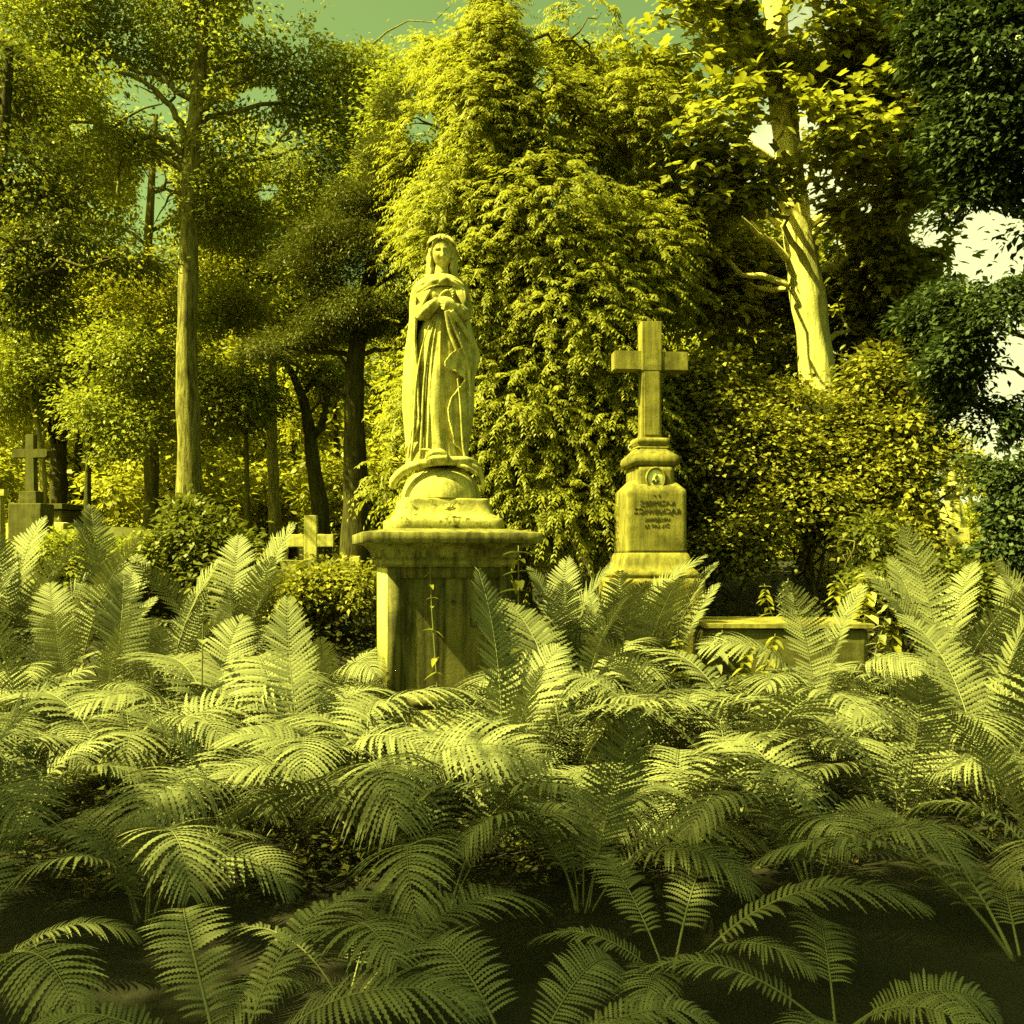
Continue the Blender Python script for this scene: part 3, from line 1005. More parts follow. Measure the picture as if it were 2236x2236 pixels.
# ------------------------------------------------------------------ white cross with grave kerb
YW = 13.2
KW = F / YW
gw = P(676, HZ, YW)
gz = float(ground_z(gw.x, YW))
wc = empty('white_cross', (gw.x, YW + .1, gz), R(3))
tag(wc, 'plain white stone cross at the head of a pale grave kerb', 'gravestone')
zw = lambda py: EYE + (HZ - py) / KW - gz
s = 1 / KW
worn_box('upright', (-14 * s, -.07, -.2), (14 * s, .07, zw(1125)), M_pale, wc, .003)
worn_box('arm', (-52 * s, -.067, zw(1194)), (-14.1 * s, .067, zw(1166.5)), M_pale, wc, .003)
worn_box('arm', (14.1 * s, -.067, zw(1194)), (50 * s, .067, zw(1166.5)), M_pale, wc, .003)
gk = P(610, HZ, YW - .5)
kb = empty('grave_kerb', (gk.x, YW - .5, float(ground_z(gk.x, YW - .5))), R(2))
tag(kb, 'long pale stone grave kerb lying in front of the white cross', 'grave kerb')
zk = lambda py: EYE + (HZ - py) / F * (YW - .5) - float(ground_z(gk.x, YW - .5))
worn_box('front_slab', (-70 * s, -.09, -.3), (62 * s, .09, zk(1223)), M_pale, kb, .004, 12)
worn_box('end_slab', (-70 * s, .092, -.3), (-58 * s, 1.2, zk(1226)), M_pale, kb, .004, 10)
for px, py, Y, hw_, hh, lab in ((604, 1190, 17.0, .11, .26, 'small pale gravestone with a notched top behind the grave kerb'), (560, 1202, 16.2, .30, .07, 'low pale slab left of the white cross'), (775, 1243, 11.5, .06, .30, 'thin pale stone marker between the dark trunk and the pedestal')):
    c = P(px, py, Y)
    gz_ = float(ground_z(c.x, Y))
    o = worn_box('grave_marker', (-hw_, -.05, -.1), (hw_, .05, max(.12, c.z - gz_ + hh * .5)), M_pale, None, .004)
    o.location = (c.x, Y, gz_)
    tag(o, lab, 'gravestone')

# moss-grown grave mound with a rounded top, left
gm = P(225, HZ, 10.5)
gz = float(ground_z(gm.x, 10.5))
mb = MB()
rings = []
for t in np.linspace(-1, 1, 30):
    a = np.linspace(0, PI, 24)
    h_ = (EYE + (HZ - 1150 - 22 * (t < 0) * t * t) / F * 10.5) - gz
    h_ *= (1 - .08 * t * t)
    rings.append(np.concatenate([np.stack([np.full(24, t * .72), -.42 * np.sign(np.cos(a)) * np.abs(np.cos(a)) ** .45, h_ * np.sin(a) ** .35], -1), [(t * .72, .42, -.2), (t * .72, -.42, -.2)]]))
mb.loft(np.array(rings))
o = mb.build('mossy_tomb', stone_mat('moss_stone', (.10, .10, .03), (.06, .06, .018), (.03, .03, .01), 9, .6, moss=(.05, .055, .014)), None, True)
o.location = (gm.x, 10.5, gz)
o.rotation_euler = (0, 0, R(-12))
tag(o, 'low moss-grown tomb with a rounded top behind the left ferns', 'tomb')

# dark stone block behind the statue and raised coping on the right
cb_ = P(1036, HZ, 10.6)
o = empty('dark_gravestone', (cb_.x, 10.6, float(ground_z(cb_.x, 10.6))), R(4))
tag(o, 'dark square-topped gravestone half hidden behind the statue robe', 'gravestone')
worn_box('slab', (-.19, -.09, -.2), (.17, .09, EYE + (HZ - 943) / F * 10.6 - o.location.z), M_grey, o, .004)
worn_box('foot', (-.3, -.2, -.2), (.3, .2, .5), M_grey, o, .004)
YG = 7.1
gg = P(1735, HZ, YG)
gz = float(ground_z(gg.x, YG))
o = empty('raised_grave', (gg.x, YG + .4, gz), R(-2))
tag(o, 'low dark raised grave with a light coping edge, overgrown by herbs on the right', 'grave')
zg = lambda py: EYE + (HZ - py) / F * YG - gz
worn_box('wall', (-.60, -.40, -.3), (.55, .40, zg(1372)), M_grey, o, .006, 12)
worn_box('coping', (-.63, -.43, zg(1371.5)), (.58, .43, zg(1362)), M_cross, o, .004, 12)
# small pale figure memorial glimpsed through the right hedge
YF = 12.5
gf = P(2080, HZ, YF)
gz = float(ground_z(gf.x, YF))
o = empty('garden_statue', (gf.x, YF, gz), R(-10))
tag(o, 'small sunlit white stone figure half hidden by leaves at the right', 'statue')
zf = lambda py: EYE + (HZ - py) / F * YF - gz
mb = MB()
prof = [(1155, .16), (1140, .165), (1120, .15), (1100, .12), (1088, .085), (1078, .095), (1066, .11), (1058, .085), (1053, .045), (1048, .052), (1040, .06), (1032, .045), (1028, .01)]
ang = np.linspace(0, 2 * PI, 48, endpoint=False)
rings = []
for py, r in subdiv_profile([(p, r) for p, r in prof], 2.0):
    rr = r * (1 + (.07 * np.sin(9 * ang) * min(1, max(0, (py - 1085) / 30))))
    rings.append(np.stack([rr * np.cos(ang), rr * .8 * np.sin(ang), np.full(48, zf(py))], -1))
mb.loft(np.array(rings)[::-1] if False else np.array(rings))
for s_ in (-1, 1):
    c = curve_pts([(s_ * .09, 0, zf(1063)), (s_ * .125, -.05, zf(1080)), (s_ * .03, -.11, zf(1079))], 14)
    mb.tube(c, np.linspace(.035, .022, len(c)), 12)
remeshed(mb, 'figure', M_pale, .009, o, 1)
worn_box('pillar', (-.17, -.17, -.2), (.17, .17, zf(1154)), M_pale, o, .004)
# ------------------------------------------------------------------ trees and shrubs
def pp(*a):
    return np.array([tuple(P(*q)) for q in a])


def on_ground(px, Y):
    c = P(px, HZ, Y)
    return (c.x, Y, float(ground_z(c.x, Y)))


SUN_TO = Vector((-.66, -.27, .85)).normalized()      # towards the sun: up, left, behind the camera
TRUNK_LINE = np.array([tuple(P(*q)) for q in ((1800, 900, 12), (1770, 700, 12), (1750, 560, 12), (1735, 460, 12))])


WHITE_LINE = np.array([tuple(P(*q)) for q in ((570, 1235, 13), (640, 1235, 13.1), (676, 1235, 13.2), (676, 1130, 13.2))])
PALE_LINE = np.array([tuple(P(*q)) for q in ((2080, 1150, 12.5), (2080, 1030, 12.5))])
AIRY_LINE = np.array([tuple(P(*q)) for q in ((414, 1120, 15), (410, 800, 15), (411, 680, 15))])


def sun_gaps(V, n_per, half=.34, lines=None):
    """openings in the canopy that let sun flecks through to the maple trunk"""
    c = V.reshape(-1, n_per, 3).mean(1)
    s = np.array(SUN_TO)
    keep = np.ones(len(c), bool)
    lines = TRUNK_LINE if lines is None else lines
    for a, b in zip(lines[:-1], lines[1:]):
        for u in np.linspace(0, 1, 8):
            q = a + (b - a) * u
            d = c - q
            along = d @ s
            dist = np.linalg.norm(d - along[:, None] * s, axis=1)
            lit = lines is not TRUNK_LINE or wob(np.array([[q[2] * 1.0, 3.1, q[2]]]), 3.3, .9)[0] > -.22
            if lit: keep &= ~((along > .15) & (dist < half) & (rng.random(len(c)) < .9))
    return keep


def drop_windows(V, f, n_per, wins, ymax):
    """leave real gaps in the foliage: (px0, py0, px1, py1)"""
    c = V.reshape(-1, n_per, 3).mean(1)
    px = 1118 + c[:, 0] / c[:, 1] * F
    py = HZ - (c[:, 2] - EYE) / c[:, 1] * F
    keep = np.ones(len(c), bool)
    for x0, y0, x1, y1 in wins:
        cx_, cy_, rx, ry = (x0 + x1) / 2, (y0 + y1) / 2, (x1 - x0) / 2, (y1 - y0) / 2
        ins = (((px - cx_) / rx) ** 2 + ((py - cy_) / ry) ** 2 < 1.05 + .75 * wob(c, 5.0, x0 * .01)) & (c[:, 1] < ymax)
        keep &= ~(ins & (rng.random(len(c)) < (.90 if x0 > 2000 else .96)))
    return keep


def keep_quads(V, keep, n_per, quads):
    V = V.reshape(-1, n_per, 3)[keep].reshape(-1, 3)
    n = keep.sum()
    b = (np.arange(n, dtype=np.int32) * n_per)[:, None]
    return V, np.concatenate([b + np.array([q]) for q in quads])


QL = [(0, 1, 2, 3), (0, 3, 4, 5), (0, 5, 6, 7), (0, 7, 8, 9)]
Q1 = [(0, 1, 2, 3)]


def grow(name, label, cat, base_px, Y, trunk_ctrl, r0, r1, ells, n_clumps, per, rc, size, leaf, bark, extra=(), style='flat', gap=-.25, asp=.55, droop=.3, flat=.45, wins=(), ymax=99, limb_r=.05, s=1.1, group=None, n_limb=None, sides=20, sunny=False, fleck=()):
    base = on_ground(base_px, Y)
    o = tree(name, label, cat, base, group)
    tb = MB()
    ctrl = [np.array(base) + np.array([0, 0, -.15])] + [np.array(P(*q)) for q in trunk_ctrl]
    tp = trunk_mesh(tb, ctrl, r0, r1, 60, sides)
    E = np.array(ells, float)
    tg = E[:, :3] if n_limb is None else E[:n_limb, :3]
    limbs_to(tb, tp, tg, limb_r)
    for ctrl_, ra, rb in extra:
        c = curve_pts([P(*q) for q in ctrl_], 26)
        c += rng.normal(size=c.shape) * ra * .25
        tb.tube(c, np.linspace(ra, rb, len(c)), 9)
        for k in range(4):
            j = random.randint(len(c) // 3, len(c) - 2)
            e = c[j] + np.array([random.uniform(-.5, .5), random.uniform(-.4, .4), random.uniform(-.1, .5)])
            branch(tb, c[j], e, ra * .4, ra * .1, .08, 7, 5, .15)
    part_mesh('trunk', tb.mesh('trunk', bark, True), o)
    V, f, C, pk = crown(ells, n_clumps, per, rc, size, None, style, gap, asp, droop, flat, s)
    npv = 10 if style == 'lobed' else 4
    if wins:
        V, f = keep_quads(V, drop_windows(V, f, npv, wins, ymax), npv, QL if npv == 10 else Q1)
    if sunny:
        V, f = keep_quads(V, sun_gaps(V, npv), npv, QL if npv == 10 else Q1)
    for ln in fleck:
        V, f = keep_quads(V, sun_gaps(V, npv, .42, ln), npv, QL if npv == 10 else Q1)
    part_mesh('crown', mesh_np('crown', V, f, leaf), o)
    return o


# A: big airy tree left of the statue
grow('broadleaf_tree', 'tall airy broadleaf tree with a pale-based trunk left of the veiled statue', 'tree', 414, 15.0,
     [(412, 1000, 15), (408, 800, 15), (412, 600, 15), (414, 430, 15), (424, 280, 15), (436, 150, 15.1), (446, 20, 15.2), (452, -120, 15.2)], .185, .06,
     [EP(100, 90, 15, 240, 170, 1.8), EP(420, 40, 15.5, 240, 130, 1.8), EP(620, 130, 15.5, 130, 120, 1.4), EP(600, 320, 15.5, 190, 110, 1.5), EP(190, 260, 14.5, 170, 110, 1.4),
      EP(520, 470, 15.8, 120, 90, 1.3), EP(300, -80, 15, 350, 110, 1.8), EP(640, 470, 16, 130, 110, 1.2), EP(800, 150, 16, 70, 45, .9), EP(770, 330, 16, 110, 90, 1), EP(330, 420, 16.5, 300, 120, 1), EP(60, 260, 16.5, 160, 160, 1), EP(740, 230, 16, 120, 70, .9)],
     3000, 28, .33, .080, L_oak, bark_mat('two_tone_bark', (.30, .275, .10), (.05, .045, .016)),
     [([(408, 350, 15), (360, 300, 14.9), (300, 305, 14.8), (262, 350, 14.7), (258, 430, 14.6)], .055, .015), ([(412, 330, 15), (372, 235, 15), (300, 170, 15), (180, 140, 15)], .06, .02),
      ([(425, 260, 15), (470, 215, 15), (560, 180, 15.2), (650, 110, 15.4)], .055, .015), ([(420, 420, 15), (470, 360, 15), (560, 330, 15.3), (640, 300, 15.4)], .045, .012),
      ([(160, 150, 15), (140, 110, 15), (120, 40, 15)], .035, .01)],
     gap=-.08, wins=[(285, 350, 388, 500), (150, 250, 205, 300), (520, 190, 610, 240), (700, 25, 850, 95), (860, 40, 900, 100), (520, 30, 560, 60), (560, 400, 620, 440)], limb_r=.05, s=1.5, fleck=(WHITE_LINE, AIRY_LINE))

# G: dark tree at the left edge
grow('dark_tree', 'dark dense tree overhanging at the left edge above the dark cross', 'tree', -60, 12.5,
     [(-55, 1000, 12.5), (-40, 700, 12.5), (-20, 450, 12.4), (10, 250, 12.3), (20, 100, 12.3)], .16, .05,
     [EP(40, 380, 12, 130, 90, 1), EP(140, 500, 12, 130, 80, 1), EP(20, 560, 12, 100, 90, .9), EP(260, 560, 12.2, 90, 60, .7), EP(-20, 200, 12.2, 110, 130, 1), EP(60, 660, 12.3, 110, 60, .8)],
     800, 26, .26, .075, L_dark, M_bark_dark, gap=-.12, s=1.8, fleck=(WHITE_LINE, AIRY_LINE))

grow('lacy_tree', 'pale lacy tree spreading fine leaves behind the airy broadleaf trunk', 'tree', 330, 19.0,
     [(330, 1000, 19), (325, 800, 19), (320, 600, 19), (330, 420, 19), (340, 250, 19)], .15, .05,
     [EP(250, 560, 19, 140, 110, 1.2), EP(430, 600, 19, 130, 110, 1.2), EP(560, 640, 19, 110, 100, 1.1), EP(120, 650, 19, 130, 110, 1.2), EP(470, 380, 19.3, 130, 130, 1.2), EP(240, 330, 19.3, 130, 120, 1.2), EP(640, 420, 19.5, 120, 120, 1.1), EP(60, 450, 19.5, 120, 130, 1.2), EP(330, 700, 18.8, 150, 80, 1.2), EP(720, 560, 19.5, 90, 110, 1)],
     2300, 24, .40, .095, L_back, M_bark_mid, gap=-.12, s=1.3, wins=[(300, 370, 385, 480), (560, 400, 610, 440)], limb_r=.04)

# B: dark conifer with level boughs left of the statue
B_ells = [EP(690, 600, 11.6, 100, 60, .8), EP(760, 690, 11.5, 120, 45, .8), EP(640, 730, 11.4, 95, 34, .7), EP(830, 560, 11.6, 80, 55, .7), EP(790, 440, 11.7, 75, 45, .6), EP(855, 350, 11.7, 75, 45, .6), EP(740, 520, 11.6, 90, 40, .6), EP(850, 700, 11.5, 60, 40, .5), EP(880, 250, 11.8, 60, 40, .5), EP(580, 770, 11.2, 60, 22, .5), EP(900, 460, 11.7, 60, 50, .5)]
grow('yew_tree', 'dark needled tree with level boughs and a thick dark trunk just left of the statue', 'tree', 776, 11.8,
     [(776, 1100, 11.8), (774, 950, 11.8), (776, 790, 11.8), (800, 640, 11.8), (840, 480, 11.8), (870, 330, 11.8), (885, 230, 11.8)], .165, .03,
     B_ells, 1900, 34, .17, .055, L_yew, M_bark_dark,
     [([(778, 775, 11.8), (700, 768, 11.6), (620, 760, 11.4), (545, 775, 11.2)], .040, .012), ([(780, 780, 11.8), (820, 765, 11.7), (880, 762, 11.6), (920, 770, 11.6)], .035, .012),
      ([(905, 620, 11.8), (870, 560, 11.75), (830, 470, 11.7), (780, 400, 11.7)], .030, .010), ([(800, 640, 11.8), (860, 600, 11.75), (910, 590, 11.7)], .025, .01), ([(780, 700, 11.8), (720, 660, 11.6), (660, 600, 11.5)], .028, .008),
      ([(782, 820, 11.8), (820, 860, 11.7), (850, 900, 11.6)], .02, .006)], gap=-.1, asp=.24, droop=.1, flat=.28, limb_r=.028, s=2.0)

# C: weeping-leaved tree behind the statue
C_ells = [EP(1078, 40, 10.6, 40, 75, .35), EP(1075, 170, 10.5, 85, 110, .7), EP(1050, 320, 10.4, 120, 140, .9), EP(1180, 330, 10.6, 110, 140, .8), EP(990, 520, 10.4, 95, 140, .8), EP(1170, 560, 10.3, 190, 190, 1.1), EP(1040, 720, 10.2, 130, 180, .9), EP(1260, 760, 10.2, 190, 210, 1.1),
          EP(960, 930, 10.2, 100, 140, .8), EP(1130, 950, 10.0, 180, 180, .9), EP(1330, 1000, 10.0, 150, 190, .8), EP(1230, 1130, 9.8, 200, 120, .7), EP(1400, 620, 10.6, 110, 170, .8), EP(850, 1010, 10.5, 50, 110, .5), EP(1000, 1130, 9.8, 120, 90, .6), EP(1320, 480, 10.7, 100, 130, .7), EP(1010, 220, 10.7, 60, 90, .5), EP(1390, 300, 11, 90, 120, .7), EP(930, 380, 11.2, 70, 130, .6), EP(1240, 200, 11, 100, 120, .7), EP(900, 620, 11, 60, 160, .5), EP(960, 130, 11.2, 50, 80, .5), EP(1300, 90, 11.2, 90, 90, .7)]
base = on_ground(1120, 10.4)
o = tree('weeping_tree', 'broad tree of drooping leafy sprays with a spire top behind the veiled statue', 'tree', base)
tb = MB()
tp = trunk_mesh(tb, [np.array(base) - np.array([0, 0, .2])] + [np.array(P(*q)) for q in ((1120, 900, 10.4), (1110, 600, 10.4), (1090, 300, 10.5), (1078, 60, 10.6), (1078, -20, 10.6))], .17, .02, 60, 16)
limbs_to(tb, tp, np.array(C_ells)[:, :3], .035)
part_mesh('trunk', tb.mesh('trunk', M_bark_mid, True), o)
C, u, pk = clump_points(C_ells, 19000, -.42, 1.7)
C = C + np.array([0, 0, .10])
outs = norm(u * np.array([1, 1, .25]) + rand_dirs(len(C)) * .6 + np.array([0, -.3, 0]))
V, f = spray_crown(C, outs, .31, 9, .074, .34, .8)
kp = drop_windows(V, f, 4, [(1165, 150, 1215, 200), (1180, 205, 1290, 290), (880, 240, 960, 330), (1240, 20, 1330, 110)], 99)
V, f = keep_quads(V, kp & sun_gaps(V, 4), 4, Q1)
part_mesh('crown', mesh_np('crown', V, f, L_droop), o)

grow('lacy_tree', 'lacy fine-leaved tree closing the gap behind the spire-topped tree', 'tree', 1010, 13.5,
     [(1010, 900, 13.5), (1000, 600, 13.5), (1010, 300, 13.5), (1030, 160, 13.5)], .14, .04,
     [EP(900, 260, 13.5, 90, 110, .8), EP(930, 450, 13.5, 100, 110, .8), EP(980, 150, 13.5, 80, 70, .7), EP(1200, 220, 13.3, 120, 120, .9), EP(1290, 380, 13.2, 110, 130, .8), EP(1300, 150, 13.4, 90, 90, .8), EP(850, 420, 13.8, 80, 90, .7), EP(870, 600, 13.6, 70, 100, .6), EP(1340, 520, 13, 110, 110, .7)],
     1500, 26, .28, .075, L_oak, M_bark_mid, gap=-.2, s=1.8, limb_r=.035, wins=[(1165, 150, 1215, 200), (1190, 215, 1280, 280), (890, 250, 950, 320)])

# D: maple with the sunlit trunk
D_ells = [EP(1480, 120, 11.2, 180, 130, 1), EP(1760, 80, 11.2, 220, 130, 1.1), EP(1960, 220, 11.3, 160, 140, 1), EP(1600, 290, 10.8, 170, 90, .9), EP(1420, 330, 11.2, 130, 110, .8), EP(1800, 300, 10.8, 180, 100, .9), EP(1520, 440, 11.2, 150, 90, .8), EP(1900, 440, 11.4, 170, 90, .9), EP(1640, 410, 10.9, 110, 55, .6),
          EP(1560, 620, 12.6, 130, 150, .6), EP(1940, 560, 12.2, 110, 110, .8), EP(1900, 720, 12.8, 110, 130, .7), EP(1330, 180, 11.4, 110, 90, .8), EP(1700, 650, 13.4, 260, 230, .6), EP(2050, 390, 11.4, 110, 70, .7), EP(1440, 30, 11.2, 170, 90, .9), EP(1750, -60, 11.2, 330, 90, 1.1), EP(2000, 80, 11.6, 180, 110, 1), EP(1400, 540, 12, 90, 120, .6)]
grow('maple_tree', 'tall maple with a thick leaning sunlit trunk and layered leaf sprays on the right', 'tree', 1830, 12.0,
     [(1812, 1000, 12), (1790, 860, 12), (1770, 700, 12), (1750, 560, 12), (1730, 430, 12), (1716, 300, 12), (1704, 150, 12), (1692, 0, 12), (1686, -120, 12)], .245, .12,
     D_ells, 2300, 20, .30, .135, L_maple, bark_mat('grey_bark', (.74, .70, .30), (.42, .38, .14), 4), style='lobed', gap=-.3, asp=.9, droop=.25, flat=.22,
     wins=[(1650, 470, 1850, 915), (1640, 170, 1775, 380), (1645, -60, 1785, 85), (1975, 445, 2060, 560), (1870, 430, 1910, 470)], ymax=12.5, limb_r=.05, s=1.6, sunny=True, fleck=(PALE_LINE,))

# E: round-leaved shrub bank under the maple (three shrubs)
def bush(name, label, base_px, Y, ells, n, per, rc, size, leaf, asp=.85, gap=-.3, droop=.2, flat=.6, s=2.2, style='flat', group=None, stems=7, wins=(), cat='shrub', fleck=(PALE_LINE,)):
    base = on_ground(base_px, Y)
    o = tree(name, label, cat, base, group)
    tb = MB()
    E = np.array(ells, float)
    for k in range(stems):
        e = E[k % len(E)]
        q = np.array(base) + np.array([random.uniform(-.25, .25), random.uniform(-.15, .15), -.1])
        w = branch(tb, q, e[:3] + rng.normal(size=3) * e[3:] * .4, .022, .006, .1, 12, 6, .2)
        for j in range(3):
            i = random.randint(4, 10)
            branch(tb, w[i], w[i] + rng.normal(size=3) * e[3:] * .6, .009, .003, .1, 6, 4, .2)
    part_mesh('stems', tb.mesh('stems', M_bark_mid, True), o)
    V, f, C, pk = crown(ells, n, per, rc, size, None, style, gap, asp, droop, flat, s)
    npv = 10 if style == 'lobed' else 4
    if wins:
        V, f = keep_quads(V, drop_windows(V, f, npv, wins, 99), npv, QL if npv == 10 else Q1)
    for ln in fleck:
        V, f = keep_quads(V, sun_gaps(V, npv, .4, ln), npv, QL if npv == 10 else Q1)
    part_mesh('crown', mesh_np('crown', V, f, leaf), o)
    return o


bush('round_leaved_shrub', 'tall round-leaved shrub directly right of the stone cross', 1560, 10.4, [EP(1570, 880, 10.3, 120, 110, .6), EP(1540, 1050, 10.1, 110, 140, .6), EP(1640, 1000, 10.1, 130, 130, .6), EP(1490, 900, 10.5, 60, 110, .4), EP(1600, 1170, 9.9, 150, 90, .6)], 1500, 22, .17, .055, L_shrub)
bush('round_leaved_shrub', 'broad round-leaved shrub hiding the foot of the sunlit trunk', 1790, 10.2, [EP(1760, 960, 10.2, 140, 100, .6), EP(1840, 1060, 10.0, 140, 120, .6), EP(1740, 1110, 9.9, 150, 110, .6), EP(1880, 930, 10.4, 100, 90, .5), EP(1700, 880, 10.6, 60, 50, .4)], 1500, 22, .17, .055, L_shrub, wins=[(1730, 880, 1830, 905)])
bush('leafy_sapling', 'large-leaved sapling thicket right of the sunlit trunk beside the white figure', 1985, 10.0, [EP(1970, 960, 10, 90, 120, .5), EP(1990, 1100, 9.8, 90, 110, .5), EP(1930, 830, 10.4, 90, 70, .5), EP(1940, 1180, 9.6, 120, 70, .5), EP(2020, 1200, 9.4, 90, 70, .4)], 700, 18, .2, .085, L_shrub, .6, wins=[(2025, 990, 2145, 1200)])

# F: dark trees at the right edge
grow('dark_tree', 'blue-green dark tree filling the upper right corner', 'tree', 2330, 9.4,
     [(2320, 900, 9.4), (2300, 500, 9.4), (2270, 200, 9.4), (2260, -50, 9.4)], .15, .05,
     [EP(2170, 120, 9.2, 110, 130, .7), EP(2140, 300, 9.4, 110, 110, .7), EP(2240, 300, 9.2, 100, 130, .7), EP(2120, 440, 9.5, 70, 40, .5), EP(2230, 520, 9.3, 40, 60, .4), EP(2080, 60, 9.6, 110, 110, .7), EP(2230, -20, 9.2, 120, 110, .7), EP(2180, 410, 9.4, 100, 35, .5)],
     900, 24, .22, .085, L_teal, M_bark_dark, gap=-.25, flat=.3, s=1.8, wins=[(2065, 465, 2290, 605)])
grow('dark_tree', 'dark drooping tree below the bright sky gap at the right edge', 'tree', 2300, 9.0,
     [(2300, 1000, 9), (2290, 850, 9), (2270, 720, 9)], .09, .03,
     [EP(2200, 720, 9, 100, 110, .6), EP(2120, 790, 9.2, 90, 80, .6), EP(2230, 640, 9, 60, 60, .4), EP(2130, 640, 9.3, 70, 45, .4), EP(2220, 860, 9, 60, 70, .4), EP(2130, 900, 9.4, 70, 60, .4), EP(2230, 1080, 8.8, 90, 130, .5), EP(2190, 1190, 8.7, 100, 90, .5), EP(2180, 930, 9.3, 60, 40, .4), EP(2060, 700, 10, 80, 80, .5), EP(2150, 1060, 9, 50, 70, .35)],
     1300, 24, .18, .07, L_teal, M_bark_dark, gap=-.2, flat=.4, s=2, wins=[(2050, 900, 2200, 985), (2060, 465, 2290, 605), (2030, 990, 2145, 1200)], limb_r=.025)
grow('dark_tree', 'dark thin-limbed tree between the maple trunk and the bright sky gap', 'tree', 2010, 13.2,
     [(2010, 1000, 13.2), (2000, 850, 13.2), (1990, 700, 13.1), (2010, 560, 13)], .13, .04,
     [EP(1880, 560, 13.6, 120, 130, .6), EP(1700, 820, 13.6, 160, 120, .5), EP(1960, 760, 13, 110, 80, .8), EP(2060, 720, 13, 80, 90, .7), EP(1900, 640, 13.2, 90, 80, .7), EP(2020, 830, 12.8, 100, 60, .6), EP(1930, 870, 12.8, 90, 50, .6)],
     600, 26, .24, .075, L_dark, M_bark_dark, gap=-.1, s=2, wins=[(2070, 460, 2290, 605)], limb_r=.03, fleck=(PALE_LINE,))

# H: understorey on the left
grow('pale_forked_tree', 'small tree with a pale forked stem right beside the dark cross', 'tree', 92, 18.0,
     [(94, 1060, 18), (90, 990, 18), (84, 940, 18), (70, 880, 18), (60, 800, 18)], .075, .03,
     [EP(60, 760, 18, 120, 80, 1), EP(160, 800, 18, 110, 70, 1), EP(20, 860, 18, 80, 60, .8)], 420, 24, .32, .09, L_oak, M_bark_pale, [([(90, 975, 18), (98, 940, 18), (112, 880, 18)], .04, .015)], gap=-.15)
grow('dark_stemmed_tree', 'dark tree whose stem flares into upright limbs right of the dark cross', 'tree', 128, 19.0,
     [(128, 1080, 19), (127, 1020, 19), (127, 970, 19)], .17, .15,
     [EP(120, 840, 19, 130, 70, 1), EP(240, 850, 19, 120, 80, 1), EP(200, 720, 19.5, 140, 90, 1.1)], 500, 24, .33, .09, L_oak, M_bark_dark,
     [([(127, 1000, 19), (115, 950, 19), (104, 890, 19)], .08, .03), ([(128, 1000, 19), (130, 940, 19), (133, 870, 19)], .08, .03), ([(129, 1000, 19), (143, 950, 19), (160, 890, 19)], .08, .03)], gap=-.15)
grow('slender_tree', 'slender dark-stemmed tree left of the airy broadleaf trunk', 'tree', 190, 16.5,
     [(192, 1060, 16.5), (196, 960, 16.5), (190, 860, 16.5), (200, 760, 16.5)], .06, .025,
     [EP(210, 900, 16.5, 100, 60, .8), EP(300, 960, 16.5, 100, 80, .8), EP(290, 780, 16.8, 110, 80, .9)], 480, 24, .3, .085, L_oak, M_bark_dark, gap=-.12)
grow('slender_tree', 'bright slender tree just right of the airy broadleaf trunk', 'tree', 540, 17.5,
     [(540, 1100, 17.5), (538, 1000, 17.5), (536, 900, 17.5), (530, 800, 17.5)], .055, .025,
     [EP(500, 800, 17.5, 90, 80, .9), EP(560, 880, 17.5, 70, 60, .7), EP(470, 900, 17, 70, 90, .7), EP(520, 680, 17.8, 110, 70, .9)], 520, 24, .3, .085, L_oak, M_bark_mid, gap=-.12)
grow('pale_barked_tree', 'straight pale-barked tree standing behind the white cross', 'tree', 602, 20.0,
     [(600, 1150, 20), (598, 1060, 20), (594, 960, 20), (594, 880, 20), (596, 760, 20), (600, 560, 20)], .135, .07,
     [EP(600, 620, 20, 150, 90, 1.3), EP(680, 700, 20, 120, 70, 1.2), EP(530, 560, 20, 120, 90, 1.2)], 650, 24, .4, .11, L_back, M_bark_pale, gap=-.15)
grow('forked_tree', 'dark leaning tree with a Y-shaped fork behind the white cross', 'tree', 706, 18.0,
     [(700, 1130, 18), (690, 1050, 18), (680, 980, 18), (672, 920, 18), (664, 880, 18), (640, 820, 18), (620, 790, 18)], .17, .05,
     [EP(660, 800, 18.4, 90, 45, .8), EP(720, 830, 18.6, 70, 50, .8)], 240, 22, .3, .09, L_oak, M_bark_dark,
     [([(680, 965, 18), (704, 920, 18), (712, 870, 18), (722, 840, 18)], .085, .03), ([(672, 910, 18), (700, 880, 18), (740, 895, 18)], .03, .012), ([(668, 905, 18), (640, 890, 18), (615, 900, 18)], .025, .01)], gap=-.1)

bush('leafy_bush', 'dark glossy leafy bush in front of the airy broadleaf trunk', 440, 9.6, [EP(430, 1180, 9.6, 110, 60, .5), EP(480, 1230, 9.4, 80, 70, .45), EP(400, 1130, 9.8, 60, 40, .4), EP(500, 1270, 9.2, 80, 60, .4)], 420, 20, .16, .075, L_dark, .6)
bush('leafy_bush', 'low bright-leaved bush beside the mossy tomb', 160, 9.4, [EP(130, 1210, 9.4, 80, 45, .4), EP(220, 1240, 9.3, 100, 40, .4), EP(320, 1210, 9.5, 90, 50, .4)], 330, 20, .14, .06, L_oak, .6)
bush('leafy_bush', 'low bush between the white cross and the pedestal', 730, 9.4, [EP(720, 1290, 9.2, 90, 60, .45), EP(640, 1310, 9, 90, 50, .4), EP(790, 1290, 9, 50, 60, .35)], 330, 20, .15, .065, L_shrub, .6)
bush('leafy_bush', 'dark ground-hugging bush behind the right end of the raised grave', 1960, 8.3, [EP(1950, 1270, 8.3, 110, 60, .4), EP(2060, 1290, 8, 110, 70, .4), EP(1880, 1180, 8.8, 80, 50, .4)], 400, 20, .14, .06, L_dark, .6)

